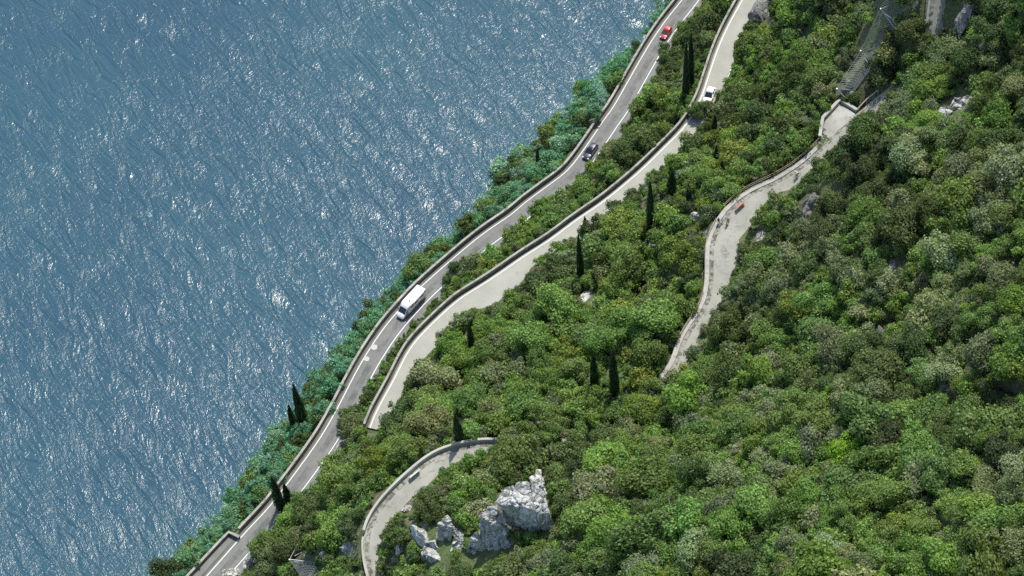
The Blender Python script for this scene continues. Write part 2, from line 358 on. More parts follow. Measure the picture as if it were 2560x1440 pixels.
def seen_width(L, n, extra, lo, hi):
    """carriageway width: where the bushes of the bank let the road show, plus the verge under them"""
    w_ = np.full(len(L), lo); seen = np.zeros(len(L))
    for i in range(len(L)):
        last = 0
        for q in np.arange(.5, 8.5, .25):
            u, v, _ = proj((L[i, 0]+n[i, 0]*q, L[i, 1]+n[i, 1]*q, L[i, 2]))
            if 0 <= u < 2560 and 0 <= v < 1440 and MASK[int(v/4), int(u/4)]: last = q
            elif not (0 <= u < 2560 and 0 <= v < 1440): last = max(last, lo)
        w_[i] = min(hi, max(lo, last+extra)); seen[i] = last
    for _ in range(12): w_[1:-1] = .25*w_[:-2]+.5*w_[1:-1]+.25*w_[2:]
    L[:, 3] = w_; return seen
SEEN1 = seen_width(L1, NR[0], .5, 4.6, 7.2); SEEN2 = seen_width(L2, NR[1], .3, 2.6, 6.2); SEEN3 = seen_width(L3, NR[2], .1, 1.9, 6.2)
ROADS = [(L1, NR[0]), (L2, NR[1]), (L3, NR[2])]
# gravel terrace beside the path and lay-by beside the lake road (flat pads)
TERRACE = [at(2044, 368, 56.0), at(2060, 301, 56.9), at(2100, 260, 57.3), at(2141, 287, 57.9), at(2120, 306, 57.45), at(2097, 325, 57.0), at(2078, 345, 56.5), at(2063, 358, 56.15)]
LAYBY = [at(600, 1345, Z1), at(572, 1340, Z1), at(475, 1442, Z1), at(395, 1530, Z1), at(330, 1600, Z1), at(400, 1570, Z1), at(470, 1492, Z1), at(535, 1420, Z1)]

# ------------------------------------------------------------------ terrain height from survey points
SHORE = [(1700, -70), (1660, 20), (1610, 115), (1515, 175), (1452, 250), (1360, 355), (1250, 435), (1210, 535), (1075, 655), (965, 755), (865, 885), (755, 1015), (640, 1180), (568, 1300), (437, 1420), (345, 1500)]
SL = densify([(a-1, b+15, 0) for a, b in SHORE], 4.0); SN = normals(SL)
ctrl = []
for L, n in ROADS:
    for i in range(0, len(L), 7):
        ctrl.append(L[i, :3]); wv = L[i, 3]
        ctrl.append([L[i, 0]+n[i, 0]*wv, L[i, 1]+n[i, 1]*wv, L[i, 2]])
for i in range(0, len(SL), 3):
    ctrl.append(SL[i, :3])
    for dd, zz in ((8, -6), (30, -16), (70, -24)): ctrl.append([SL[i, 0]-SN[i, 0]*dd, SL[i, 1]-SN[i, 1]*dd, zz])
for q in TERRACE+LAYBY: ctrl.append(q)
for px, py, z in [(1280, 1440, 62), (1600, 1440, 80), (2000, 1440, 99), (2560, 1440, 124), (2560, 1000, 110), (2100, 1000, 86), (1850, 1000, 64), (2560, 600, 102), (2250, 600, 80),
                  (2060, 560, 65), (2560, 200, 92), (2560, 0, 90), (2390, 270, 80), (2000, 150, 47), (2130, 90, 55), (1930, 300, 42), (1920, 60, 40), (2200, 420, 72), (1700, 700, 43), (1600, 500, 32), (1500, 800, 36), (1300, 850, 32),
                  (1300, 1000, 38), (1120, 1000, 33), (1000, 1120, 33), (820, 1250, 25), (700, 1400, 24), (860, 1430, 37), (1060, 1330, 52), (1100, 1440, 53), (1280, 1300, 60), (1500, 1250, 64), (1750, 1200, 74), (1800, 400, 39),
                  (1700, 330, 32), (2980, 700, 140), (2950, 1500, 150), (2300, 1750, 122), (1500, 1750, 84), (800, 1700, 38), (1150, 1700, 58), (2560, -300, 92), (2150, -250, 58), (2950, 100, 122), (1990, -250, 40)]:
    ctrl.append(at(px, py, z))
ctrl = np.array(ctrl, float)
def tps_fit(C, lam=.6):
    n = len(C); X = C[:, :2]/100
    r2 = ((X[:, None]-X[None])**2).sum(2); K = .5*r2*np.log(r2+1e-12)
    A = np.zeros((n+3, n+3)); A[:n, :n] = K+np.eye(n)*lam*1e-3; A[:n, n] = 1; A[:n, n+1:] = X; A[n, :n] = 1; A[n+1:, :n] = X.T
    b = np.zeros(n+3); b[:n] = C[:, 2]
    return X, np.linalg.solve(A, b)
TX, TW = tps_fit(ctrl)
def tps(Q):
    Q = Q/100; out = np.empty(len(Q))
    for s in range(0, len(Q), 20000):
        q = Q[s:s+20000]; r2 = ((q[:, None]-TX[None])**2).sum(2)
        out[s:s+20000] = (.5*r2*np.log(r2+1e-12))@TW[:-3]+TW[-3]+q@TW[-2:]
    return out
GS = 1.0; GX0, GX1, GY0, GY1 = -95, 185, 85, 400
gx = np.arange(GX0, GX1+.01, GS); gy = np.arange(GY0, GY1+.01, GS)
XX, YY = np.meshgrid(gx, gy); Q = np.stack([XX.ravel(), YY.ravel()], 1)
ZN = np.clip(tps(Q), -25, 175)
# natural roughness
u_, v_, _ = proj(np.stack([Q[:, 0], Q[:, 1], ZN], 1))
upper = np.clip((u_-1900+np.clip(v_-1000, -400, 0)*-.2+np.clip(1100-v_, -200, 0)*1.6)/260, 0, 1)
gul = np.array([noise.fractal(Vector((x*.022+y*.012, y*.045-x*.02, 3)), 1.0, 2.0, 3) for x, y in Q])
rough = np.array([noise.fractal(Vector((x*.07, y*.07, 0)), 1.0, 2.1, 5) for x, y in Q])
ZN = ZN + rough*1.6 + gul*6.0*upper
def lateral(L, n, Q):
    best = np.full(len(Q), 1e9); lat = np.zeros(len(Q)); zr = np.zeros(len(Q)); wr = np.zeros(len(Q))
    for i in range(0, len(L)-1, 2):
        j = min(i+2, len(L)-1); a = L[i, :2]; b = L[j, :2]; ab = b-a
        t = np.clip(((Q-a)@ab)/(ab@ab+1e-9), 0, 1); c = a+t[:, None]*ab; d = Q-c; dist = np.hypot(d[:, 0], d[:, 1])
        k = dist < best
        nn = n[i]*(1-t[:, None])+n[j]*t[:, None]
        best[k] = dist[k]; lat[k] = (np.sign((d*nn).sum(1))*dist)[k]
        zr[k] = (L[i, 2]*(1-t)+L[j, 2]*t)[k]; wr[k] = (L[i, 3]*(1-t)+L[j, 3]*t)[k]
    return best, lat, zr, wr
Z = ZN.copy(); ROADDIST = np.full(len(Q), 99.0)
for L, n in ROADS:
    best, lat, zr, wr = lateral(L, n, Q)
    ends = (np.hypot(*(Q-L[0, :2]).T) < 3) | (np.hypot(*(Q-L[-1, :2]).T) < 3)
    right = lat > wr
    s = np.clip((lat-wr)/3.5, 0, 1); s = s*s*(3-2*s)
    Z = np.where(right & (lat < wr+3.5), zr*(1-s)+Z*s, Z)
    Z = np.where((lat < -.6) & (lat > -4.5), np.minimum(Z, zr-.9+np.clip(-lat-1.5, 0, 3)*.25), Z)
    Z = np.where((lat >= -.7) & (lat <= wr), zr-.35, Z)
    ins = np.where((lat >= -1.2) & (lat <= wr+.6), 0, np.minimum(abs(lat+1.2), abs(lat-wr-.6)))
    ROADDIST = np.minimum(ROADDIST, ins)
for poly in (TERRACE, LAYBY):
    cx = np.mean([p[0] for p in poly]); cy = np.mean([p[1] for p in poly])
    big = [(cx+(p[0]-cx)*1.03, cy+(p[1]-cy)*1.03) for p in poly]
    k = inpoly(big, Q[:, 0], Q[:, 1]); Z[k] = poly[1][2]-.45; ROADDIST[k] = 0
ZG = Z.reshape(XX.shape); RD = ROADDIST.reshape(XX.shape)
def bil(G, x, y):
    fx = np.clip((np.asarray(x, float)-GX0)/GS, 0, G.shape[1]-1.001); fy = np.clip((np.asarray(y, float)-GY0)/GS, 0, G.shape[0]-1.001)
    i = fx.astype(int); j = fy.astype(int); u = fx-i; v = fy-j
    return (G[j, i]*(1-u)+G[j, i+1]*u)*(1-v)+(G[j+1, i]*(1-u)+G[j+1, i+1]*u)*v
def H(x, y): return float(bil(ZG, x, y))
def ground(px, py):
    d = fwd*FPX + R_*(px-1280) - U_*(py-720); d = d/np.linalg.norm(d)
    ts = np.arange(220, 520, .4); P = CAM+ts[:, None]*d
    below = P[:, 2] < bil(ZG, P[:, 0], P[:, 1])
    i = int(np.argmax(below)) if below.any() else len(ts)-1
    return P[i]
# terrain mesh
def grid_obj(name, X, Y, Zv, mat, keep=None):
    ny, nx = X.shape; vs = np.stack([X.ravel(), Y.ravel(), Zv.ravel()], 1)
    idx = np.arange(nx*ny).reshape(ny, nx)
    f = np.stack([idx[:-1, :-1], idx[:-1, 1:], idx[1:, 1:], idx[1:, :-1]], -1).reshape(-1, 4)
    if keep is not None: f = f[keep(f)]
    me = bpy.data.meshes.new(name); me.vertices.add(len(vs)); me.vertices.foreach_set('co', vs.ravel())
    me.loops.add(f.size); me.loops.foreach_set('vertex_index', f.ravel())
    me.polygons.add(len(f)); me.polygons.foreach_set('loop_start', np.arange(0, f.size, 4)); me.polygons.foreach_set('loop_total', np.full(len(f), 4))
    me.update(); me.validate(); me.shade_smooth(); me.materials.append(mat)
    o = bpy.data.objects.new(name, me); col.objects.link(o); return o
zr_ = ZG.ravel()
hill = grid_obj("hillside", XX, YY, ZG, M_HILL)
tag(hill, "steep limestone hillside falling into the lake, covered with scrub", kind='structure')

# ------------------------------------------------------------------ lake
wx = np.concatenate([np.arange(-900, -130, 40), np.arange(-130, 130, 2.0), np.arange(130, 900, 60)])
wy = np.concatenate([np.arange(-300, 90, 40), np.arange(90, 430, 2.0), np.arange(430, 2500, 90)])
WX, WY = np.meshgrid(wx, wy)
lake = grid_obj("lake", WX, WY, np.zeros_like(WX), M_WATER)
wq = np.stack([WX.ravel(), WY.ravel()], 1)
b_, lat_, _, _ = lateral(np.concatenate([SL[:, :3], np.zeros((len(SL), 1))], 1), SN, wq)
sh = np.clip(1-(-lat_)/7.0, 0, 1)**1.6*.8; sh[lat_ > 0] = .8
a = lake.data.attributes.new("shallow", 'FLOAT', 'POINT'); a.data.foreach_set('value', sh.astype(np.float32))
tag(lake, "blue grey lake with wind ripples and sun glitter", kind='structure')

# ------------------------------------------------------------------ roads
def offs(L, n, s, dz=0.0, rng=None):
    i0, i1 = rng or (0, len(L))
    s = s if np.ndim(s) else np.full(len(L), float(s))
    return np.stack([L[:, 0]+n[:, 0]*s, L[:, 1]+n[:, 1]*s, L[:, 2]+dz], 1)[i0:i1]
def strip(mb, A, B):
    b = len(A); vs = list(A)+list(B)
    return mb.add(vs, [(i, i+1, b+i+1, b+i) for i in range(b-1)])
def wallstrip(mb, A, B, z0, z1, top_noise=0.0):
    """closed wall between plan lines A and B, from z0 below to z1 above the line"""
    n = len(A); vs = []; fs = []
    for i in range(n):
        q = 0.0
        if top_noise: q = noise.noise(Vector((A[i][0]*.9, A[i][1]*.9, 3)))*top_noise
        for P, z in ((A, z0), (A, z1+q), (B, z1+q*.7), (B, z0)): vs.append((P[i][0], P[i][1], P[i][2]+z))
    for i in range(n-1):
        for k in range(4):
            k2 = (k+1) % 4; fs.append((i*4+k, i*4+k2, (i+1)*4+k2, (i+1)*4+k))
    fs.append((3, 2, 1, 0)); fs.append(tuple((n-1)*4+k for k in range(4)))
    return mb.add(vs, fs)
def ridx(L, px, py):
    u, v, _ = proj(L[:, :3]); return int(np.argmin((u-px)**2+(v-py)**2))
def dashes(mb, L, n, s, wd, on, off, dz=.03, rng=None):
    i0, i1 = rng or (0, len(L)); i = i0
    while i < i1-1:
        j = min(i+on, i1-1)
        if j > i: strip(mb, offs(L, n, s-wd/2, dz, (i, j+1)), offs(L, n, s+wd/2, dz, (i, j+1)))
        i = j+off
# lake road
mb = MB(); strip(mb, offs(L1, NR[0], -1.1), offs(L1, NR[0], 4.0)); strip(mb, offs(L1, NR[0], 4.0), offs(L1, NR[0], L1[:, 3]+.9))
road1 = mb.build("lake_road", M_ASPH, recalc=False); tag(road1, "grey two lane asphalt road beside the lake", kind='structure')
mb = MB(); strip(mb, offs(L1, NR[0], -.09, .03), offs(L1, NR[0], .09, .03)); mb.build("edge_line", M_PAINT, road1, recalc=False)
mb = MB(); strip(mb, offs(L1, NR[0], 3.38, .03), offs(L1, NR[0], 3.56, .03))
mb.build("centre_line", M_PAINT, road1, recalc=False)
mb = MB(); mb.add([(p[0], p[1], p[2]+.015) for p in LAYBY], [tuple(range(len(LAYBY)))]); mb.build("lay_by", M_ASPH, road1, recalc=False)
# two pale round blotches on the asphalt near the lake wall
def blotch(px, py, r, sd_):
    c = at(px, py, Z1+.06); rr = random.Random(sd_); m = MB(); n = 22
    m.add([(c[0]+r*(1+rr.uniform(-.16, .16))*math.cos(2*PI*i/n), c[1]+r*(1+rr.uniform(-.16, .16))*math.sin(2*PI*i/n), Z1+.05) for i in range(n)], [tuple(range(n))])
    o = m.build("pale_blotch", flat("dusty_white", (.5, .5, .46), .9, var=.12), road1, recalc=False)
blotch(935, 868, .72, 1); blotch(916, 897, .6, 2)
# middle road
mb = MB(); strip(mb, offs(L2, NR[1], -1.05), offs(L2, NR[1], L2[:, 3]*.5)); strip(mb, offs(L2, NR[1], L2[:, 3]*.5), offs(L2, NR[1], L2[:, 3]+.7))
road2 = mb.build("middle_road", M_PALE, recalc=False); tag(road2, "pale concrete road running above the lake road", kind='structure')
mb = MB(); strip(mb, offs(L2, NR[1], -.11, .03), offs(L2, NR[1], .11, .03)); mb.build("edge_line", M_PAINT, road2, recalc=False)
mb = MB(); dashes(mb, L2, NR[1], 4.1, .16, 4, 3, rng=(0, ridx(L2, 1760, 235))); mb.build("centre_line", M_PAINT, road2, recalc=False)
# path
mb = MB(); wv = L3[:, 3]; strip(mb, offs(L3, NR[2], -.2), offs(L3, NR[2], wv*.5)); strip(mb, offs(L3, NR[2], wv*.5), offs(L3, NR[2], wv+.9))
path = mb.build("cliff_path", M_PATH, recalc=False); tag(path, "worn pale path contouring high above both roads", kind='structure')
mb = MB(); mb.add([(p[0], p[1], p[2]+.02) for p in TERRACE], [tuple(range(len(TERRACE)))]); mb.build("terrace_gravel", M_TERR, path, recalc=False)

def mat_stain(name, c, sc_, lo, hi, k):
    m, t, p = new_mat(name); p.inputs['Base Color'].default_value = (*c, 1); p.inputs['Roughness'].default_value = .9
    n = noise_tex(t, sc_, 6, .7, dist=.5); tr = N(t, "ShaderNodeBsdfTransparent"); mx = N(t, "ShaderNodeMixShader")
    t.links.new(ramp(t, n, [(lo, (0, 0, 0)), (hi, (k, k, k))]), mx.inputs[0]); t.links.new(tr.outputs[0], mx.inputs[1]); t.links.new(p.outputs[0], mx.inputs[2])
    t.links.new(mx.outputs[0], t.nodes["Material Output"].inputs['Surface']); return m
M_ST1 = mat_stain("tyre_darkened_asphalt", (.10, .10, .09), .30, .42, .72, .45); M_ST2 = mat_stain("lichen_stain", (.12, .11, .075), 1.1, .46, .62, .75)
mb = MB(); strip(mb, offs(L1, NR[0], 1.2, .02), offs(L1, NR[0], 2.5, .02)); mb.build("oil_track", M_ST1, road1, recalc=False)
mb = MB(); strip(mb, offs(L3, NR[2], .1, .02), offs(L3, NR[2], .95, .02)); mb.build("edge_stain", M_ST2, path, recalc=False)
# walls
def wall(name, L, n, rng, s0, s1, z0, z1, mat, label, cat="wall", tn=.06, coping=None):
    m = MB(); wallstrip(m, offs(L, n, s0, 0, rng), offs(L, n, s1, 0, rng), z0, z1, tn)
    if coping:
        root = empty(name, L[(rng[0]+rng[1])//2, :3]); tag(root, label, cat)
        o = m.build("masonry", mat); o.parent = root; o.location = -Vector(root.location)
        m2 = MB(); wallstrip(m2, offs(L, n, s0-.03, 0, rng), offs(L, n, s1+.02, 0, rng), z1+.0, z1+.14, tn)
        o2 = m2.build("coping", coping); o2.parent = root; o2.location = -Vector(root.location); return root
    o = m.build(name, mat); tag(o, label, cat); return o
M_COPE = mat_pale("coping_stone", (.29, .285, .24), (.43, .42, .36), dirt=(.13, .13, .09), dirtpos=.52)
e1 = ridx(L1, 598, 1348)
M_WALLSHADE = mat_pale("wall_shade_dirt", (.10, .095, .075), (.17, .16, .13), dirt=(.2, .19, .15), dirtpos=.6)  # dark verge dirt with the parapet's shadow band put into its colour
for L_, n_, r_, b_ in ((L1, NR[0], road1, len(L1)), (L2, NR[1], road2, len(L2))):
    mb = MB(); strip(mb, offs(L_, n_, -.95, .02), offs(L_, n_, -.42, .02)); mb.build("wall_shade_strip", M_WALLSHADE, r_, recalc=False)  # strip painted dark along the wall foot, deepening the parapet's shadow
wall("parapet_wall", L1, NR[0], (0, e1), -1.4, -.95, -4.5, .95, M_WALL, "long stone parapet between the lake road and the lake", coping=M_COPE)
wall("parapet_wall", L2, NR[1], (0, len(L2)), -1.3, -.9, -4.5, .95, M_WALL, "long stone parapet along the pale middle road", coping=M_COPE)
# lay-by wall
def pwall(name, pts, w_, z0, z1, mat, label, tn=.05, coping=None):
    P = []
    for i in range(len(pts)-1):
        a = np.array(pts[i]); b = np.array(pts[i+1]); m = max(1, int(np.linalg.norm(b-a)))
        for k in range(m): P.append(a+(b-a)*k/m)
    P.append(np.array(pts[-1])); P = np.concatenate([np.array(P), np.zeros((len(P), 1))], 1); n = normals(P)
    return wall(name, P, n, (0, len(P)), -w_, 0, z0, z1, mat, label, tn=tn, coping=coping)
pwall("parapet_wall", [at(598, 1350, Z1), at(574, 1338, Z1), at(547, 1366, Z1), at(475, 1444, Z1), at(395, 1532, Z1), at(330, 1602, Z1)], .45, -5, .8, M_WALL,
      "short stone parapet bending round the lay-by at the bottom left", coping=M_COPE)
pwall("terrace_wall", [at(2141, 285, 57.4), at(2100, 259, 57.2), at(2060, 302, 56.9), at(2053, 348, 56.5)], .6, -4.5, .95, M_CONC,
      "pale angular wall enclosing the gravel terrace", tn=.03)
i_a, i_b = ridx(L3, 1250, 1106), ridx(L3, 911, 1345)
wall("hairpin_parapet", L3, NR[2], (i_a-4, i_b), -.5, -.05, -4, .85, M_CONC, "smooth pale parapet curving round the hairpin bend of the path", tn=.02)
wall("low_parapet", L3, NR[2], (i_b, len(L3)), -.42, -.05, -4, .45, M_CONC, "lower parapet below the hairpin bend, at the bottom edge", tn=.02)
i_c, i_d = ridx(L3, 2050, 366), ridx(L3, 1655, 947)
wall("kerb", L3, NR[2], (i_c, i_d+1), -.75, .12, -3.5, .16, M_KERB, "broken pale kerb along the lake side of the upper path", cat="kerb", tn=.12)
wall("kerb", L3, NR[2], (i_d+1, i_a-4), -.35, .05, -3.5, .5, M_CONC, "low pale wall of the path glimpsed among trees mid slope", cat="kerb", tn=.05)
wall("kerb", L3, NR[2], (0, ridx(L3, 2318, 80)), -.3, .15, -3, .2, M_KERB, "pale kerb of the path section at the top right", cat="kerb", tn=.1)

# railing with posts and rails
def railing(name, L, n, rng, s, h, mat, label, gap=3, rails=(.45, .95), r=.045):
    i0, i1 = rng; root = empty(name, L[i0, :3]); tag(root, label, "railing"); O = -Vector(root.location)
    base = offs(L, n, s, 0, rng)
    for h_ in rails:
        m = MB(); m.tube([(p[0], p[1], p[2]+h_) for p in base[::2]], r, 5); o = m.build("rail", mat, root); o.location = O
    for k in range(0, len(base), gap):
        p = base[k]; m = MB(); m.box((p[0], p[1], p[2]+h/2-.2), (.1, .1, h+.4)); o = m.build("post", mat, root); o.location = O
    return root
i_e = ridx(L3, 1800, 548)
railing("railing", L3, NR[2], (i_c, i_e), -1.0, 1.05, M_RUSTRAIL, "ochre two bar railing along the upper path above the barrier")
railing("railing", L3, NR[2], (i_e+1, i_d-6), -.62, .9, M_RUSTRAIL, "ochre railing beside the path below the striped barrier", rails=(.4, .85), r=.04)
railing("railing", L3, NR[2], (0, ridx(L3, 2318, 80)), -.5, 1.0, M_STEEL, "pale railing of the path at the top right", rails=(.5, 1.0), r=.035)
def beams():
    a = at(2140, 284, 57.6); b = at(2167, 256, 58.6); c = at(2195, 234, 60)
    root = empty("timber_fence", a); tag(root, "two weathered timber beams beyond the gravel terrace", "fence"); O = -Vector(root.location)
    for p, q in ((a, b), (b, c)):
        m = MB(); m.tube([p+np.array([0, 0, 1.0]), q+np.array([0, 0, 1.05])], .13, 6); o = m.build("beam", M_TIMBER, root); o.location = O
    for p in (a, b, c):
        m = MB(); m.box((p[0], p[1], p[2]+.3), (.16, .16, 1.7)); o = m.build("post", M_TIMBER, root); o.location = O
beams()

# ------------------------------------------------------------------ rocks
def rock(name, px, py, size, seed, mat, label, lift=0.0, rz=0.0, sub=5, tilt=(0, 0), cuts=14, blocks=None, cat="rock", sink=.35):
    rr = random.Random(seed); g = ground(px, py)
    root_m = MB(); bmx = bmesh.new()
    for bi, (ox, oy, oz, sx, sy, sz) in enumerate(blocks or [(0, 0, 0, 1, 1, 1)]):
        bm = bmesh.new(); bmesh.ops.create_icosphere(bm, subdivisions=sub, radius=1.0)
        planes = []
        for k in range(cuts):
            v = Vector((rr.uniform(-1, 1), rr.uniform(-1, 1), rr.uniform(-.7, 1))).normalized(); planes.append((v, rr.uniform(.5, .82)))
        for v in bm.verts:
            p = v.co.copy()*1.25
            for n_, d_ in planes:
                k = p.dot(n_)-d_
                if k > 0: p -= n_*k
            c = noise.fractal(p*2.3+Vector((seed*3.1, bi*7, 0)), 1.0, 2.0, 5)*.09
            s_ = noise.voronoi(p*1.9+Vector((seed, bi, 0)))[0]; c += min(s_[1]-s_[0], .25)*.28
            # stepped strata
            p += p.normalized()*c; p.z += .035*math.sin(p.z*14+p.x*3)
            v.co = Vector(((p.x*sx)+ox, (p.y*sy)+oy, (p.z*sz)+oz))
        me = bpy.data.meshes.new("t"); bm.to_mesh(me); bmx.from_mesh(me); bpy.data.meshes.remove(me); bm.free()
    me = bpy.data.meshes.new(name); bmx.to_mesh(me); bmx.free(); me.materials.append(mat)
    o = bpy.data.objects.new(name, me); col.objects.link(o)
    o.scale = size; o.rotation_euler = (tilt[0], tilt[1], rz); o.location = (g[0], g[1], g[2]+lift-size[2]*sink+size[2]*.3)
    tag(o, label, cat); return o
ROCKMASK = [(1668, 80, 22), (1469, 377, 26), (1050, 745, 22), (1025, 785, 24), (1038, 762, 24), (1773, 237, 17)]   # photo circles kept free of crowns
def R(px, py, r): ROCKMASK.append((px, py, r))
def crag(name, label, hulls, mat, seed, parts_drop=9.0):
    bmx = bmesh.new()
    for hi, (pts, inset, drop) in enumerate(hulls):
        P = [Vector([float(c) for c in at(*p)]) for p in pts]; c0 = sum(P, Vector())/len(P)
        B = [Vector((c0.x+(p.x-c0.x)*inset, c0.y+(p.y-c0.y)*inset, p.z-drop)) for p in P]
        bm = bmesh.new()
        for p in P+B: bm.verts.new(p)
        bmesh.ops.convex_hull(bm, input=bm.verts); bmesh.ops.delete(bm, geom=[v for v in bm.verts if not v.link_faces], context='VERTS')
        bmesh.ops.triangulate(bm, faces=bm.faces)
        for _ in range(4): bmesh.ops.subdivide_edges(bm, edges=[e for e in bm.edges if e.calc_length() > .42], cuts=1, use_grid_fill=False); bmesh.ops.triangulate(bm, faces=bm.faces)
        bm.normal_update(); moves = []
        for v in bm.verts:
            q = v.co+Vector((seed*9, hi*5, 0)); f = noise.fractal(q*.28, 1.0, 2.0, 5)*.6
            vo = noise.voronoi(Vector((q.x*.28, q.y*.28, q.z*.17)))[0]; crack = min(vo[1]-vo[0], .10)/.10
            st = (math.floor(v.co.z*.9+noise.noise(q*.3)*2) % 3)*.14
            moves.append(v.co+v.normal*(f-.5*(1-crack)+st+noise.fractal(q*1.6, 1.0, 2.0, 3)*.09))
        for v, m_ in zip(bm.verts, moves): v.co = m_
        me = bpy.data.meshes.new("t"); bm.to_mesh(me); bmx.from_mesh(me); bpy.data.meshes.remove(me); bm.free()
    c = sum((v.co for v in bmx.verts), Vector())/len(bmx.verts)
    for v in bmx.verts: v.co -= c
    me = bpy.data.meshes.new(name); bmx.to_mesh(me); bmx.free(); me.materials.append(mat)
    o = bpy.data.objects.new(name, me); col.objects.link(o); o.location = c; tag(o, label, "rock"); return o
crag("limestone_crag", "big white limestone crag with overhanging shaded face, inside the hairpin",
     [([(1236, 1256, 69), (1258, 1222, 70), (1296, 1206, 71), (1338, 1204, 71.5), (1360, 1238, 71), (1372, 1282, 69.5), (1352, 1286, 69.6), (1328, 1272, 70), (1300, 1258, 70), (1268, 1250, 69.8)], .5, 11),
      ([(1358, 1236, 70), (1366, 1250, 70), (1374, 1290, 68), (1388, 1338, 63), (1380, 1352, 61.5), (1360, 1346, 61.5), (1346, 1318, 64), (1354, 1288, 68)], .95, 8),
      ([(1320, 1206, 70), (1342, 1176, 69.5), (1350, 1178, 69.5), (1356, 1212, 70), (1340, 1218, 70.5)], 1.0, 6)], M_ROCKW, 3)
crag("limestone_crag", "broken grey white crag left of the big limestone crag",
     [([(1206, 1286, 66), (1222, 1266, 67), (1240, 1264, 67), (1256, 1282, 66.5), (1262, 1302, 65.5), (1262, 1322, 64), (1232, 1322, 64), (1200, 1318, 63.5)], 1.0, 8),
      ([(1224, 1334, 62), (1260, 1334, 62.2), (1272, 1354, 61), (1286, 1384, 58), (1258, 1404, 56.5), (1240, 1378, 59)], 1.0, 6),
      ([(1188, 1332, 61), (1222, 1334, 61.3), (1236, 1376, 58.5), (1210, 1404, 55.8), (1160, 1408, 54.5), (1166, 1372, 57.5)], 1.0, 6),
      ([(1262, 1318, 62), (1268, 1330, 61.5), (1288, 1350, 60.5), (1280, 1362, 60), (1262, 1340, 61)], 1.0, 5)], M_ROCKW, 5)
crag("rocky_slope", "fissured pale rocks running down left from the crags, partly overgrown",
     [([(1096, 1306, 57.5), (1118, 1296, 58), (1132, 1318, 57.6), (1126, 1345, 56), (1092, 1340, 55.6)], 1.0, 4), ([(1060, 1352, 54.5), (1088, 1346, 55), (1100, 1372, 54), (1082, 1392, 52.8), (1056, 1384, 53)], 1.0, 4),
      ([(1128, 1352, 56.2), (1150, 1346, 57), (1160, 1368, 56.4), (1140, 1388, 55), (1122, 1378, 55)], 1.0, 4), ([(1096, 1402, 53), (1124, 1396, 54), (1136, 1420, 53.2), (1108, 1436, 51.8)], 1.0, 4)], M_ROCK, 8)
for q in ((1110, 1318, 15), (1078, 1368, 16), (1142, 1366, 14), (1116, 1414, 14), (1098, 1345, 9)): R(*q)
R(1300, 1255, 44); R(1320, 1295, 30); R(1350, 1250, 16); R(1367, 1310, 14); R(1372, 1335, 10); R(1290, 1300, 22); R(1345, 1195, 9); R(1255, 1240, 12)
R(1232, 1295, 30); R(1255, 1360, 24); R(1210, 1365, 26); R(1180, 1395, 14); R(1225, 1395, 14); R(1270, 1375, 10)
rock("limestone_slab", 1150, 1340, (1.3, 2.0, 1.5), 35, M_ROCK, "fractured pale slab above the bottom edge, just left of the broken crag", rz=.5); R(1150, 1335, 10)
rock("limestone_slab", 1120, 1285, (.9, 1.3, 1.1), 36, M_ROCK, "small pale outcrop among bushes midway between hairpin path and crags", rz=.9); R(1118, 1283, 9)
rock("limestone_slab", 1055, 1350, (1.6, 3.2, 2.6), 31, M_ROCK, "leaning limestone slab between hairpin path and crags, upper of two", rz=.6); R(1047, 1345, 16); R(1090, 1330, 18)
rock("limestone_slab", 1000, 1375, (1.0, 1.9, 1.6), 32, M_ROCK, "small white slab low beside the hairpin path", rz=-.5); R(1000, 1372, 15); R(984, 1405, 9)
rock("limestone_slab", 1085, 1392, (1.7, 2.2, 1.8), 33, M_ROCK, "jagged limestone slab left of the broken crag, bottom edge", rz=.4); R(1080, 1390, 20)
rock("limestone_slab", 1022, 1275, (1.1, 1.3, 1.3), 34, M_ROCK, "pale rock at the inner edge of the hairpin path", rz=.4); R(1018, 1270, 13)
zc = float(ground(2390, 268)[2])+1.2
crag("limestone_crag", "white knobbly limestone crag high on the right slope",
     [([(2345, 281, zc-1), (2352, 266, zc-.3), (2372, 262, zc), (2382, 276, zc-.4), (2366, 292, zc-1.2)], 1.0, 3), ([(2376, 264, zc), (2384, 241, zc+.7), (2402, 236, zc+.8), (2411, 250, zc+.4), (2400, 268, zc-.2)], 1.0, 3),
      ([(2406, 251, zc+.3), (2415, 234, zc+.8), (2434, 240, zc+.6), (2437, 258, zc), (2420, 264, zc-.2)], 1.0, 3)], M_ROCKW, 12); R(2375, 268, 24); R(2412, 250, 24); R(2385, 285, 20)
rock("roadside_rock", 625, 1405, (2.3, 1.7, 2.0), 51, M_ROCK, "pale broken rock face above the lay-by", rz=.7, blocks=[(0, 0, 0, .8, .8, .8), (.8, .3, .1, .5, .6, .6)]); R(612, 1400, 22); R(640, 1392, 14)
rock("roadside_rock", 585, 1438, (2.6, 1.6, 2.0), 52, M_ROCK, "pale rock beside the lake road at the bottom edge", rz=.3); R(530, 1434, 20); R(585, 1432, 20)
rock("boulder", 1140, 962, (1.3, .9, .9), 61, M_ROCK, "lone pale boulder among bushes above the hairpin parapet"); R(1139, 962, 15)
rock("boulder", 848, 1115, (.7, 1.8, 1.0), 62, M_ROCK, "streak of bare pale rock on the bank right of the lake road", rz=-.5); R(850, 1112, 15)
rock("boulder", 786, 1200, (.6, .7, .6), 63, M_ROCK, "small grey boulder at the bend of the lake road"); R(786, 1200, 6)
rock("limestone_ledge", 2008, 112, (1.0, 3.2, 1.2), 71, M_ROCKD, "slanting grey ledge in the wood below the net fence", rz=-.75); R(2005, 105, 13); R(1985, 122, 9); R(2022, 92, 7)
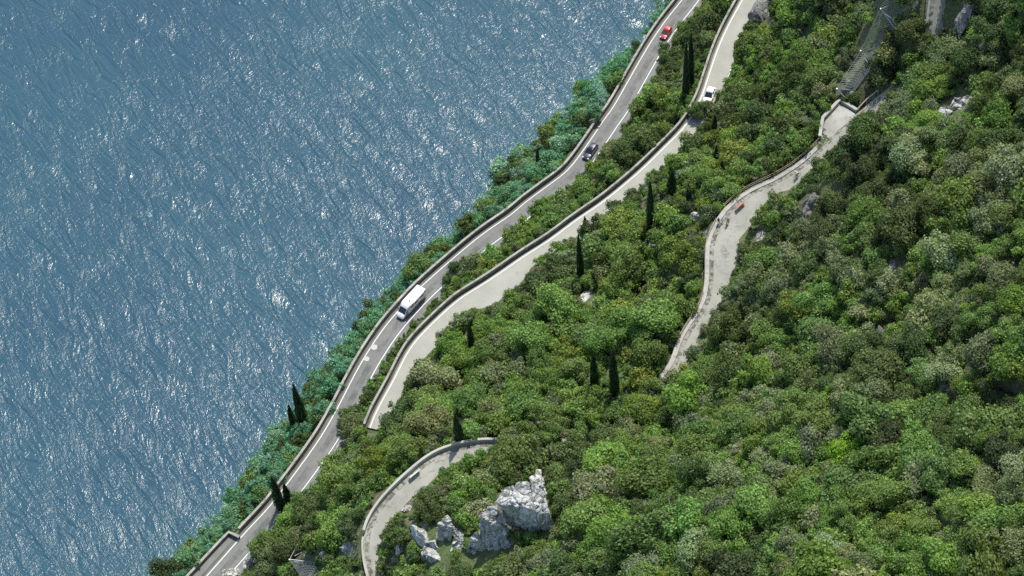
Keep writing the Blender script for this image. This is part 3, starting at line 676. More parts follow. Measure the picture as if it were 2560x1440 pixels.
rock("cliff_face", 1905, 40, (3.0, 4.8, 4.2), 72, M_ROCKD, "dark grey cliff beside the middle road at the top", rz=-.4, lift=1.0); R(1898, 30, 20); R(1912, 55, 14)
rock("cliff_face", 2428, 52, (3.4, 4.2, 4.0), 73, M_ROCKD, "dark slate coloured cliff beside the path at the top right", rz=-.6, lift=.6); R(2395, 35, 26); R(2380, 52, 14)
rock("cliff_face", 2030, 520, (1.5, 3.2, 4.5), 74, M_ROCKD, "fluted grey cliff right of the cyclist on the upper path", rz=-.3, lift=.5); R(2020, 510, 20); R(2060, 465, 14)
rock("scree_patch", 1905, 590, (2.1, 1.2, .9), 75, M_ROCK, "small grey scree beside the upper path", rz=.5); R(1902, 592, 18)
rock("limestone_ledge", 2232, 672, (2.2, .9, 1.1), 81, M_ROCK, "bright limestone ledge in the right hand wood", rz=.6); R(2230, 670, 13); R(2250, 655, 8)
rock("boulder", 2258, 815, (1.0, .6, .7), 82, M_ROCK, "pale boulder in the right hand wood below the ledge"); R(2258, 812, 10)
rock("pinnacle", 2203, 835, (.8, .9, 2.2), 83, M_ROCKD, "thin dark rock pinnacle in the right hand wood"); R(2203, 825, 12)
rock("boulder", 1640, 612, (1.2, .7, .6), 84, M_ROCK, "low pale rock between the cypresses and the path"); R(1625, 612, 10)
rock("boulder", 1332, 740, (.9, .9, .7), 85, M_ROCK, "pale rock half hidden right of the middle road"); R(1332, 738, 9)
rock("scree_patch", 1468, 745, (2.3, 1.9, .7), 86, M_ROCK, "stony clearing below the tall cypress", rz=.4); R(1466, 742, 20)
rock("boulder", 872, 1368, (1.9, 1.3, 1.2), 87, M_ROCK, "pale rocky bank left of the hairpin parapet", rz=.6); R(868, 1370, 18)
rock("boulder", 808, 1386, (1.1, .7, .8), 88, M_ROCK, "small white rock right of the leaning net post", rz=.6); R(808, 1384, 10)
rock("boulder", 2130, 232, (.8, .7, .6), 89, M_ROCK, "broken white rocks by the foot of the net", rz=.5); R(2145, 225, 8)
rock("boulder", 1745, 540, (1.5, 1.1, .9), 90, M_ROCK, "grey boulder in dry grass left of the two cyclists", rz=.5); R(1737, 548, 12)
rock("boulder", 1527, 1366, (1.1, .5, .5), 92, M_ROCK, "low white stone among bushes right of the crag"); R(1527, 1366, 7)

# ------------------------------------------------------------------ net fences
def net_fence(name, label, top, bot, posts, wires, stays=()):
    """top/bot: lists of world points; posts: (head, foot)"""
    root = empty(name, posts[0][1]); tag(root, label, "net fence"); O = -Vector(root.location)
    def curve(P, m):
        P = np.array(P); d = np.r_[0, np.cumsum(np.linalg.norm(np.diff(P, axis=0), axis=1))]; t = np.linspace(0, d[-1], m)
        return np.stack([np.interp(t, d, P[:, k]) for k in range(3)], 1)
    A = curve(top, wires); B = curve(bot, wires); m = MB()
    rows = 9
    G = np.array([[A[i]*(1-j/(rows-1))+B[i]*(j/(rows-1))-np.array([0, 0, .5*math.sin(PI*j/(rows-1))]) for j in range(rows)] for i in range(wires)])
    for i in range(wires): m.tube(G[i], .038, 3, caps=False)
    for j in range(0, rows): m.tube(G[:, j], .018 if 0 < j < rows-1 else .05, 3, caps=False)
    for j in np.arange(.5, rows-1, 1):
        a = int(j); pass
    o = m.build("net", M_NET, root, recalc=False); o.location = O
    for h_, f_ in posts:
        m = MB(); m.tube([f_, h_], .17, 6, r2=.14); o = m.build("post", M_STEEL, root); o.location = O
        m = MB(); m.box(h_, (.26, .26, .16)); p2 = m.build("head_plate", M_STEEL, o)
    for a_, b_ in stays:
        m = MB(); m.tube([a_, b_], .07, 5); o = m.build("stay", M_CHROME, root); o.location = O
def hd(px, py, zb, up): return at(px, py, zb+up)
g1 = ground(2240, 74); g2 = ground(2169, 150); g3 = ground(2114, 248); g0 = ground(2300, 0)
h1 = hd(2202, 22, g1[2], 3.2); h2 = hd(2152, 127, g2[2], 2.4); h3 = hd(2092, 222, g3[2], 2.4); h0 = hd(2235, -45, g0[2], 3.0); h4 = hd(2083, 258, g3[2]-1.5, .6)
net_fence("net_fence", "sagging grey rockfall net on posts above the gravel terrace", [h0, h1, h2, h3, h4],
          [ground(2275, -20)+np.array([0, 0, .6]), g1+np.array([0, 0, .8]), ground(2200, 118)+np.array([0, 0, 1.2]), ground(2170, 190)+np.array([0, 0, 1.2]), ground(2125, 246)+np.array([0, 0, .5])],
          [(h1, g1), (h2, g2), (h3, g3)], 64,
          [(h1, hd(2222, 15, g1[2], 3)), (hd(2170, 124, g2[2], 2.2), hd(2187, 120, g2[2], 2.2)), (hd(2212, 34, g1[2], 3), hd(2228, 45, g1[2], 2.6)), (hd(2160, 142, g2[2], 2), hd(2169, 156, g2[2], 1.6)), (hd(2107, 223, g3[2], 2.2), hd(2125, 225, g3[2], 2.2))])
gb = ground(782, 1406); hb = hd(724, 1399, gb[2], 2.2)
net_fence("net_fence", "white topped rockfall net post at the bottom edge", [hb, hd(752, 1440, gb[2], 1.0), hd(780, 1490, gb[2]-1, .6)], [gb+np.array([0, 0, .5]), ground(800, 1440)+np.array([0, 0, .5]), ground(840, 1490)],
          [(hb, gb)], 22, [(hd(736, 1390, gb[2], 2), hd(755, 1381, gb[2], 1.6)), (hd(736, 1404, gb[2], 2), hd(758, 1406, gb[2], 1.4)), (hb, hd(742, 1365, gb[2], .4))])
for q in ((2202, 30, 12), (2212, 60, 13), (2185, 90, 14), (2165, 120, 13), (2150, 160, 14), (2128, 190, 17), (2105, 225, 14), (2140, 215, 12), (2092, 250, 9), (2230, 25, 12), (2210, 0, 20), (750, 1402, 16), (770, 1420, 12), (775, 1402, 12), (742, 1388, 9), (760, 1436, 16)): R(*q)

# ------------------------------------------------------------------ vehicles
def sect(x, hw, z0, z1, r=.12, crown=.03):
    """cross-section ring at x, symmetric, rounded upper corners"""
    pts = [(x, -hw*.94, z0), (x, -hw, z0+(z1-z0)*.3), (x, -hw*.99, z1-r), (x, -hw*.93, z1-r*.25), (x, -hw*.8, z1), (x, 0, z1+crown),
           (x, hw*.8, z1), (x, hw*.93, z1-r*.25), (x, hw*.99, z1-r), (x, hw, z0+(z1-z0)*.3), (x, hw*.94, z0)]
    return pts
def wheels(root, xs, y, r, wd=.22):
    for x in xs:
        for s in (-1, 1):
            m = MB(); m.tube([(x, s*(y-wd/2), r), (x, s*(y+wd/2), r)], r, 16); o = m.build("wheel", M_TYRE, root)
            m = MB(); m.tube([(x, s*(y+wd/2-.02), r), (x, s*(y+wd/2+.015), r)], r*.62, 12); m.build("rim", M_RIM, o)
def car(name, label, L, W, Hh, paint, style, glass=M_GLASS):
    root = empty(name); tag(root, label, "car"); hw = W/2
    front = L/2; rear = -L/2; b = Hh*.56
    hb = style != 'coupe'
    st = [(rear, hw*.86, .38, b*.78), (rear+.12, hw*.95, .3, b*.98), (rear+.7, hw, .24, b*1.02), (-.2, hw, .22, b*1.0), (front-1.35, hw, .22, b*.98),
          (front-.9, hw*.99, .24, b*.92), (front-.35, hw*.94, .26, b*.84), (front-.1, hw*.84, .32, b*.72), (front, hw*.66, .38, b*.55)]
    m = MB(); m.loft([sect(*s_) for s_ in st]); m.build("body", paint, root, smooth=True)
    # greenhouse (glass) and roof
    wt = hw*.78
    if style == 'estate': tx = (rear+.25, rear+.75, front-2.15, front-1.3)
    elif style == 'hatch': tx = (rear+.15, rear+.55, front-1.85, front-1.0)
    else: tx = (rear+.35, rear+1.05, front-2.0, front-1.15)
    m = MB(); m.loft([sect(tx[0], hw*.86, b*.9, b*.98, .03), sect(tx[1], wt, b*.9, Hh-.05, .08), sect(tx[2], wt, b*.9, Hh-.05, .08), sect(tx[3], hw*.88, b*.9, b*.98, .03)])
    m.build("windows", glass, root)
    m = MB(); m.loft([sect(tx[1]-.12, wt*.92, Hh-.1, Hh-.03, .03), sect(tx[1]+.2, wt*.97, Hh-.08, Hh, .04), sect((tx[1]+tx[2])/2, wt, Hh-.08, Hh+.01, .04), sect(tx[2]+.05, wt*.95, Hh-.1, Hh-.02, .03)])
    m.build("roof", paint, root, smooth=True)
    # pillars
    for s in (-1, 1):
        for pa, pb, pr in (((tx[3]-.05, s*hw*.86, b*.97), (tx[2]+.05, s*wt*.95, Hh-.04), .045), ((tx[0]+.05, s*hw*.84, b*.97), (tx[1]-.05, s*wt*.95, Hh-.05), .07), (((tx[1]+tx[2])/2, s*hw*.88, b*.95), ((tx[1]+tx[2])/2, s*wt*.98, Hh-.05), .045)):
            m = MB(); m.tube([pa, pb], pr, 5); m.build("pillar", paint, root)
        m = MB(); m.box((front-.22, s*hw*.68, b*.72), (.3, .3, .16), Matrix.Rotation(.35, 3, 'Y')); m.build("headlight", M_LAMP, root)
        m = MB(); m.box((rear+.06, s*hw*.74, b*.8), (.12, .28, .2)); m.build("tail_light", M_REDLAMP, root)
        m = MB(); m.box((tx[3]-.2, s*(hw+.09), b*1.02), (.14, .2, .13)); m.build("mirror", M_PLAST if style != 'coupe' else paint, root)
    m = MB(); m.box((front-.03, 0, .42), (.1, W*.6, .22)); m.box((front-.2, 0, .27), (.35, W*.78, .12)); m.build("grille", M_PLAST, root)
    m = MB(); m.box((rear+.02, 0, .42), (.12, W*.8, .2)); m.build("rear_bumper", M_PLAST, root)
    wheels(root, (rear+.75, front-.82), hw-.1, .31)
    if style == 'estate':
        for s in (-1, 1):
            m = MB(); m.tube([(tx[1]-.1, s*wt*.86, Hh+.03), (tx[1]+.1, s*wt*.88, Hh+.08), (tx[2]-.1, s*wt*.88, Hh+.08), (tx[2]+.05, s*wt*.86, Hh+.02)], .035, 5); m.build("roof_rail", M_CHROME, root)
            m = MB(); m.tube([(tx[0]+.3, s*(hw*.9), b*1.0), (tx[3]-.2, s*(hw*.94), b*1.0)], .025, 4); m.build("window_trim", M_CHROME, root)
    if style == 'hatch':
        m = MB(); m.box(((tx[1]+tx[2])/2-.35, 0, Hh+.012), (.55, wt*1.1, .02)); m.build("roof_window", flat("dusty_pink_glass", (.42, .2, .18), .25), root)
    if style == 'coupe':
        m = MB(); m.box((rear+.2, 0, b*1.0), (.08, W*.8, .05)); m.build("boot_lip", paint, root)
    return root
def motorhome():
    root = empty("motorhome"); tag(root, "long white motorhome driving down the lake road", "motorhome")
    L, W, Hh = 7.2, 2.3, 2.85; hw = W/2; rear = -L/2
    m = MB()
    m.loft([sect(rear, hw*.98, .75, Hh-.1, .08, 0), sect(rear+.12, hw, .5, Hh-.02, .1, .01), sect(rear+4.3, hw, .45, Hh, .1, .02), sect(rear+4.9, hw*.99, .45, Hh-.02, .12, .03),
            sect(rear+5.35, hw*.93, .45, Hh-.25, .2, .04), sect(rear+5.6, hw*.88, .45, Hh-.5, .2, .04), sect(rear+5.7, hw*.86, .45, 1.6, .1, .02)])
    m.build("living_box", M_WHITE, root, smooth=False)
    m = MB()
    m.loft([sect(rear+5.5, hw*.87, .35, 1.35, .15), sect(rear+6.3, hw*.87, .33, 1.3, .15, .05), sect(rear+6.75, hw*.84, .35, 1.12, .15, .06), sect(rear+7.05, hw*.76, .38, .88, .15, .04), sect(rear+7.2, hw*.6, .42, .68, .1, .03)])
    m.build("bonnet", M_WHITE, root, smooth=True)
    x0, x1 = rear+5.5, rear+6.42
    m = MB(); m.add([(x0, -hw*.80, 2.33), (x0, hw*.80, 2.33), (x1, hw*.8, 1.34), (x1, -hw*.8, 1.34), (x0, -hw*.86, 1.3), (x0, hw*.86, 1.3)],
                   [(0, 3, 2, 1), (0, 4, 3), (1, 2, 5), (3, 4, 5, 2), (0, 1, 5, 4)]); m.build("windscreen", M_GLASS, root)
    for s in (-1, 1):
        m = MB(); m.tube([(x1+.02, s*hw*.82, 1.33), (x0, s*hw*.82, 2.36)], .05, 5); m.build("pillar", M_WHITE, root)
        m = MB(); m.box((rear+6.75, s*hw*.68, .9), (.42, .3, .2), Matrix.Rotation(.5, 3, 'Y')); m.build("headlight", M_LAMP, root)
        m = MB(); m.box((rear+5.95, s*(hw+.14), 1.5), (.16, .26, .42)); m.build("mirror", M_PLAST, root)
        for wx_, wz in ((rear+1.2, 1.95), (rear+3.1, 1.95), (rear+4.2, 1.95)):
            m = MB(); m.box((wx_, s*(hw+.012), wz), (.85, .03, .5)); m.build("window", M_GLASS, root)
        m = MB(); m.box((rear+5.75, s*(hw*.885), 1.5), (.6, .03, .42)); m.build("cab_window", M_GLASS, root)
    m = MB(); m.box((rear+7.12, 0, .62), (.1, 1.1, .16)); m.box((rear+7.14, 0, .42), (.12, 1.5, .08)); m.build("grille", M_PLAST, root)
    for x, y, sx, sy, c in ((rear+1.3, .15, .5, .5, 0), (rear+3.1, -.1, .6, .6, 0), (rear+4.0, .3, .32, .32, 1)):
        m = MB(); m.box((x, y, Hh+.045), (sx, sy, .08)); m.build("roof_hatch", M_PLAST if c else flat("grey_hatch", (.55, .55, .56), .4), root)
    m = MB(); m.box((rear+2.3, hw+.05, Hh-.22), (3.2, .1, .14)); m.build("awning_case", M_OFFW, root)
    m = MB(); m.box((rear+2.4, hw+.004, .62), (4.2, .02, .14)); m.build("side_skirt_trim", M_CHROME, root)
    rk = MB()
    for z in (.9, 1.5): rk.tube([(rear-.05, -hw*.7, z), (rear-.45, -hw*.7, z), (rear-.45, hw*.7, z), (rear-.05, hw*.7, z)], .03, 5)
    for y in (-hw*.7, hw*.7): rk.tube([(rear-.4, y, .85), (rear-.05, y, 2.2)], .03, 5)
    for z in (1.0, 1.3, 1.6, 1.9, 2.2, 2.5): rk.tube([(rear-.1, -hw*.85, z), (rear-.1, -hw*.55, z)], .025, 4)
    r_ = rk.build("bike_rack", M_STEEL, root)
    wheels(root, (rear+1.5, rear+6.0), hw*.93-.1, .34, .25)
    return root
def place(o, L, n, px, py, s, z_extra=0.03, dirsign=1):
    i = ridx(L, px, py); t = L[min(i+2, len(L)-1), :2]-L[max(i-2, 0), :2]
    o.rotation_euler = (0, 0, math.atan2(t[1], t[0])+(0 if dirsign > 0 else PI))
    P = L[i]; o.location = (float(P[0]+n[i, 0]*s), float(P[1]+n[i, 1]*s), float(P[2]+z_extra))
mh = motorhome(); mh.scale = (1.08, .97, .93); place(mh, L1, NR[0], 1012, 762, 1.6)
place(car("estate_car", "dark violet grey estate car with bright roof rails on the lake road", 4.7, 1.86, 1.5, M_DARK, 'estate'), L1, NR[0], 1452, 377, 1.75)
place(car("hatchback_car", "small red hatchback with white headlights on the lake road", 3.8, 1.7, 1.42, M_RED, 'hatch', M_GREYGLASS), L1, NR[0], 1647, 77, 2.1)
wc = car("white_car", "white rounded car on the pale middle road", 4.1, 1.75, 1.45, M_WHITE, 'coupe'); wc.scale = (1.12, 1.12, 1.12); place(wc, L2, NR[1], 1755, 240, 1.6)

# ------------------------------------------------------------------ barriers
def barrier(label, px, py, face, stripe, edge, L=2.2, rot=0.0, i_off=.9):
    i = ridx(L3, px, py); t = L3[min(i+2, len(L3)-1), :2]-L3[max(i-2, 0), :2]
    root = empty("road_barrier"); tag(root, label, "barrier")
    # side turned to the camera leans back, board on two A shaped legs
    ang = math.radians(42); Rm = Matrix.Rotation(ang, 3, 'X')
    m = MB(); m.box((0, 0, .62), (L, .06, .8), Rm); bd = m.build("board", face, root)
    if stripe:
        for k in range(7):
            x = -L/2+L*(k+.5)/7; m = MB(); q = Rm @ Vector((0, -.034, 0))
            m.box((x, q.y, .62+q.z), (L/22, .012, .6), Rm @ Matrix.Rotation(.35, 3, 'Y')); m.build("stripe", stripe, bd)
    for z in (-.36, .36):
        q = Rm @ Vector((0, -.036, z)); m = MB(); m.box((0, q.y, .62+q.z), (L+.02, .02, .1), Rm); m.build("edge_band", edge, bd)
    for x in (-L*.4, L*.4):
        m = MB(); m.tube([(x, -.28, 0), (x, .12, .85)], .03, 5); m.tube([(x, .42, 0), (x, .12, .85)], .03, 5); m.tube([(x, -.3, .06), (x, .44, .06)], .03, 4); m.build("leg", M_STEEL, root)
    P = at(px, py, L3[i, 2]); root.location = (P[0], P[1], L3[i, 2]+.02); root.rotation_euler = (0, 0, math.atan2(t[1], t[0])+PI+rot)
barrier("faded red and white striped barrier standing on the upper path", 1850, 518, M_PINK, M_OFFW, M_PINK, 2.3)
barrier("white and teal barrier standing beside the hairpin parapet", 1037, 1189, M_OFFW, None, M_TEAL, 2.4)

# ------------------------------------------------------------------ people and bicycles
def skin(name, joints, edges, mat, parent, root_j=0, sub=1):
    me = bpy.data.meshes.new(name); me.from_pydata([j[0] for j in joints], edges, []); me.update()
    o = bpy.data.objects.new(name, me); col.objects.link(o)
    md = o.modifiers.new("s", 'SKIN'); md.use_smooth_shade = True
    for v, j in zip(me.skin_vertices[0].data, joints):
        r = j[1]; v.radius = (r, r) if not isinstance(r, tuple) else r
    me.skin_vertices[0].data[root_j].use_root = True
    if sub: ms = o.modifiers.new("u", 'SUBSURF'); ms.levels = sub; ms.render_levels = sub
    dg = bpy.context.evaluated_depsgraph_get(); m2 = bpy.data.meshes.new_from_object(o.evaluated_get(dg)); o.modifiers.clear(); o.data = m2
    m2.materials.clear(); m2.materials.append(mat); m2.shade_smooth(); bpy.data.meshes.remove(me)
    if parent: o.parent = parent
    return o
def person(label, pose, shirt, shorts, headc, loc, rz):
    """x forward, y left; pose 'ride' or 'stand'"""
    root = empty("person", loc, rz); tag(root, label, "person")
    if pose == 'ride':
        hip, chest, neck, head = (-.22, 0, .98), (.1, 0, 1.3), (.2, 0, 1.42), (.3, 0, 1.58)
        sh = lambda s: (.13, s*.19, 1.38); el = lambda s: (.33, s*.25, 1.15); wr = lambda s: (.50, s*.22, 1.04)
        kn = {1: (.16, .13, .80), -1: (.1, -.13, .62)}; an = {1: (.0, .12, .42), -1: (.02, -.12, .2)}
    else:
        hip, chest, neck, head = (0, 0, .93), (.02, 0, 1.27), (.03, 0, 1.45), (.06, 0, 1.62)
        sh = lambda s: (.02, s*.19, 1.4); el = lambda s: (.06, s*.26, 1.12); wr = lambda s: (.24, s*.27, .98)
        kn = {1: (.12, .1, .5), -1: (-.04, -.1, .5)}; an = {1: (.1, .1, .09), -1: (-.2, -.1, .1)}
    J = [(hip, .13), (chest, .15), (neck, .055), (head, (.085, .1)), ((head[0]+.0, 0, head[2]+.09), .07)]
    E = [(0, 1), (1, 2), (2, 3), (3, 4)]
    for s in (-1, 1):
        b = len(J); J += [(sh(s), .065), (el(s), .045), (wr(s), .03), (tuple(np.array(wr(s))+np.array([.07, 0, -.01])), .032)]
        E += [(1, b), (b, b+1), (b+1, b+2), (b+2, b+3)]
        b = len(J); J += [((hip[0], s*.1, hip[2]-.05), .1), (kn[s], .062), (an[s], .042), ((an[s][0]+.17, an[s][1], an[s][2]-.06), .035)]
        E += [(0, b), (b, b+1), (b+1, b+2), (b+2, b+3)]
    skin("body", J, E, M_SKIN, root)
    for s in (-1, 1):
        w0 = np.array(wr(s))+np.array([.085, 0, -.01]); m = MB()
        for k in range(4):
            y0 = (k-1.5)*.02; ln = (.055, .065, .062, .048)[k]
            m.tube([w0+np.array([-.01, y0, 0]), w0+np.array([ln*.6, y0, -.005]), w0+np.array([ln*.75, y0*1.05, -.035]), w0+np.array([ln*.35, y0*1.05, -.05])], .0095, 5, r2=.007)
        m.tube([w0+np.array([-.04, -s*.03, 0]), w0+np.array([-.01, -s*.055, -.015]), w0+np.array([.02, -s*.045, -.035])], .011, 5, r2=.008)
        m.build("hand", M_SKIN, root, smooth=True)
    JJ = [(hip, .15), (chest, .17), ((neck[0], 0, neck[2]-.04), .085)]; EE = [(0, 1), (1, 2)]
    for s in (-1, 1):
        b = len(JJ); mid = tuple((np.array(sh(s))+np.array(el(s)))/2); JJ += [(sh(s), .085), (mid, .068)]; EE += [(1, b), (b, b+1)]
    skin("shirt", JJ, EE, shirt, root)
    JJ = [(hip, .158)]; EE = []
    for s in (-1, 1):
        b = len(JJ); a0 = np.array((hip[0], s*.1, hip[2]-.05)); k0 = np.array(kn[s]); JJ += [(tuple(a0), .118), (tuple(a0*.15+k0*.85), .085)]; EE += [(0, b), (b, b+1)]
    skin("shorts", JJ, EE, shorts, root)
    for s in (-1, 1):
        m = MB(); c = an[s]; m.loft([[(c[0]+x, c[1]+y*wd, c[2]-.09+z*hh) for y, z in ((-1, 0), (1, 0), (1, 1), (-1, 1))] for x, wd, hh in ((-.08, .035, .1), (.03, .045, .11), (.14, .045, .06), (.21, .025, .04))]); m.build("shoe", M_CB, root)
    # helmet / hair: shell over the top of the head
    bm = bmesh.new(); bmesh.ops.create_uvsphere(bm, u_segments=14, v_segments=10, radius=1)
    bmesh.ops.delete(bm, geom=[v for v in bm.verts if v.co.z < -.15], context='VERTS')
    for v in bm.verts: v.co = Vector((v.co.x*.15-.02+head[0], v.co.y*.12, v.co.z*.13+head[2]+.06))
    me = bpy.data.meshes.new("helmet"); bm.to_mesh(me); bm.free(); me.materials.append(headc); o = bpy.data.objects.new("helmet" if pose == 'ride' else "hair", me); col.objects.link(o); o.parent = root
    # face
    m = MB(); fx = head[0]+.1
    m.add([(fx-.01, -.018, head[2]-.02), (fx-.01, .018, head[2]-.02), (fx+.022, 0, head[2]-.025), (fx-.005, 0, head[2]+.03)], [(0, 1, 2), (0, 2, 3), (1, 3, 2), (0, 3, 1)])
    for s in (-1, 1): m.box((head[0]-.005, s*.088, head[2]), (.03, .02, .055))
    m.build("nose_and_ears", M_SKIN, root)
    m = MB()
    for s in (-1, 1): m.box((fx-.006, s*.033, head[2]+.022), (.014, .024, .01))
    m.box((fx-.008, 0, head[2]-.055), (.012, .045, .008)); m.build("eyes_and_mouth", M_HAIR, root)
    return root
def bicycle(label, loc, rz, paint, lean=0.0):
    root = empty("bicycle", loc, rz); tag(root, label, "bicycle"); root.rotation_euler = (lean, 0, rz)
    for x in (-.52, .52):
        m = MB(); m.ring((x, 0, .34), .32, .022, 'y', 24, 6); o = m.build("wheel", M_TYRE, root)
        m = MB()
        for k in range(8): a_ = PI*k/8; m.tube([(x-.3*math.cos(a_), 0, .34-.3*math.sin(a_)), (x+.3*math.cos(a_), 0, .34+.3*math.sin(a_))], .004, 3)
        m.tube([(x, -.05, .34), (x, .05, .34)], .025, 6); m.build("spokes", M_STEEL, o)
    m = MB(); bb = (-.08, 0, .3); st = (-.22, 0, .84); ht = (.36, 0, .86)
    for a_, b_ in ((bb, st), (bb, (.4, 0, .74)), ((-.2, 0, .76), ht), (bb, (-.52, 0, .34)), ((-.2, 0, .76), (-.52, 0, .34)), (ht, (.52, 0, .34))): m.tube([a_, b_], .024, 6)
    m.build("frame", paint, root)
    m = MB(); m.tube([(.4, -.27, .98), (.44, -.1, 1.0), (.37, 0, .96), (.44, .1, 1.0), (.4, .27, .98)], .016, 5); m.tube([(.37, 0, .96), ht], .02, 5); m.build("handlebar", M_PLAST, root)
    m = MB(); m.loft([[(x, y*wd, .86+z*.05) for y, z in ((-1, .3), (0, 0), (1, .3), (0, 1))] for x, wd in ((-.36, .08), (-.28, .075), (-.12, .02), (-.08, .012))]); m.tube([st, (-.22, 0, .88)], .015, 5); m.build("saddle", M_PLAST, root)
    m = MB(); m.tube([(-.08, -.02, .3), (-.08, .02, .3)], .09, 12); m.tube([(-.08, .05, .3), (.02, .1, .42), (.02, .18, .42)], .014, 4); m.tube([(-.08, -.05, .3), (.04, -.1, .2), (.04, -.18, .2)], .014, 4); m.build("crankset", M_PLAST, root)
def rider(px, py, plabel, blabel, shirt, shorts, helm, paint, pose='ride', turn=0.0):
    i = ridx(L3, px, py); t = L3[min(i+3, len(L3)-1), :2]-L3[max(i-3, 0), :2]; rz = math.atan2(t[1], t[0])+turn
    P = at(px, py, L3[i, 2]+.03)
    bicycle(blabel, P, rz, paint)
    if pose == 'ride': person(plabel, 'ride', shirt, shorts, helm, P, rz)
    else:
        q = Vector((P[0], P[1], P[2]))+Matrix.Rotation(rz, 3, 'Z') @ Vector((.2, -.5, 0)); person(plabel, 'stand', shirt, shorts, helm, q, rz+.3)
rider(1992, 442, "cyclist in white shirt riding alone on the upper path", "bicycle under the lone cyclist in white", M_CW, M_CB, M_CW, M_STEEL)
rider(1819, 558, "cyclist in grey green vest riding below the striped barrier", "bicycle under the cyclist in the grey green vest", M_CG, M_CB, M_CT, M_PLAST)
rider(1803, 560, "person in black pushing a bicycle beside the ochre railing", "bicycle pushed along beside the ochre railing", M_CB, M_CV, M_HAIR, M_CW, pose='stand')

for px, py, r in ROCKMASK: MASK |= (mx_-px)**2+(my_-py)**2 < r*r
def blocked(u, v, r, rw=9):
    if u < -40 or u > 2600 or v < -40 or v > 1480: return False
    a0, a1 = max(0, int((u-r)/4)), min(640, int((u+r)/4)+1); b0, b1 = max(0, int((v-r)/4)), min(360, int((v+r)/4)+1)
    if a0 >= a1 or b0 >= b1: return False
    d = (mx_[b0:b1, a0:a1]-u)**2+(my_[b0:b1, a0:a1]-v)**2 < r*r
    k = d.sum(); nm_ = (MASK[b0:b1, a0:a1] & d).sum()
    return k > 0 and (nm_ > .07*k or nm_ > 13 or (rw > 1.3 and (MASKCY[b0:b1, a0:a1] & d).sum() > .12*k))

# ------------------------------------------------------------------ crowns
def crown_data(seed, nleaf, leaf, flatn=1.0, nl=9):
    """leaf quads on lobes; returns verts (n*4,3), per-leaf value, core verts/faces"""
    r = np.random.default_rng(seed); lob = []
    for k in range(nl):
        a_ = r.uniform(0, 2*PI); q = r.uniform(.3, 1.02)*(1 if k else 0); lob.append((q*math.cos(a_), q*math.sin(a_), r.uniform(-.2, .5)*flatn*(1-.5*q)+.1, r.uniform(.2, .46)*(1 if k else 1.25)))
    lob = np.array(lob); wgt = lob[:, 3]**2; wgt /= wgt.sum(); C = []; Nn = []
    while len(C) < nleaf:
        k = r.choice(nl, p=wgt); d = r.normal(size=3); d /= np.linalg.norm(d)
        if d[2] < -.55: continue
        p = lob[k, :3]+d*lob[k, 3]*(r.uniform(.75, 1.15)+.5*r.random()**5)
        inside = (np.linalg.norm(lob[:, :3]-p, axis=1) < lob[:, 3]*.8).any()
        if inside: continue
        C.append(p); Nn.append(d)
    C = np.array(C); Nn = np.array(Nn)+r.normal(size=C.shape)*.55; Nn /= np.linalg.norm(Nn, axis=1)[:, None]
    t = np.cross(Nn, r.normal(size=C.shape)); t /= np.linalg.norm(t, axis=1)[:, None]; b = np.cross(Nn, t)
    s = leaf*r.uniform(.6, 1.25, size=(len(C), 1)); asp = r.uniform(.45, .9, size=(len(C), 1))
    V = np.stack([C-t*s-b*s*asp*.3, C+t*s*.1-b*s*asp, C+t*s+b*s*asp*.2, C-t*s*.2+b*s*asp], 1).reshape(-1, 3)
    lv = np.clip(r.normal(.45, .24, len(C)), 0, 1)
    # cores
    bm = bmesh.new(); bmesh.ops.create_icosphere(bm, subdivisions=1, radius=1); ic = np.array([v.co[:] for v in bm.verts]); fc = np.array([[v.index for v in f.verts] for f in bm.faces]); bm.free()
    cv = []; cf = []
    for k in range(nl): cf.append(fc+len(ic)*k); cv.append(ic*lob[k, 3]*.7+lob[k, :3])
    return V, lv, np.concatenate(cv), np.concatenate(cf)
def make_mesh(name, V, lv, cv, cf, mat, tint=None):
    nq = len(V)//4; nv = len(V)+len(cv)
    me = bpy.data.meshes.new(name); me.vertices.add(nv); me.vertices.foreach_set('co', np.concatenate([V, cv]).astype(np.float32).ravel())
    li = np.concatenate([np.arange(len(V)), (cf+len(V)).ravel()]); me.loops.add(len(li)); me.loops.foreach_set('vertex_index', li.astype(np.int32))
    npoly = nq+len(cf); st = np.concatenate([np.arange(nq)*4, nq*4+np.arange(len(cf))*3]); tot = np.concatenate([np.full(nq, 4), np.full(len(cf), 3)])
    me.polygons.add(npoly); me.polygons.foreach_set('loop_start', st.astype(np.int32)); me.polygons.foreach_set('loop_total', tot.astype(np.int32))
    me.update()
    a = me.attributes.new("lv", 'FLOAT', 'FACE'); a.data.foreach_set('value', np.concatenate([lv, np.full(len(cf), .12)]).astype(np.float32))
    if tint is not None:
        a = me.attributes.new("tint", 'FLOAT_COLOR', 'FACE'); a.data.foreach_set('color', tint.astype(np.float32).ravel())
    me.materials.append(mat); return me
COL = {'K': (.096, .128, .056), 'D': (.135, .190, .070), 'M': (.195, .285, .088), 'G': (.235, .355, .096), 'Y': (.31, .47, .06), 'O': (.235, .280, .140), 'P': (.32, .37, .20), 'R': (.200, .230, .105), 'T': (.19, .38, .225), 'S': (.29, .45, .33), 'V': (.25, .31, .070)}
CNAME = {'K': "blackish green", 'D': "dark green", 'M': "mid green", 'G': "fresh green", 'Y': "lime green", 'O': "olive grey", 'P': "pale sage", 'R': "brownish", 'T': "blue green", 'S': "silvery green", 'V': "mossy green"}
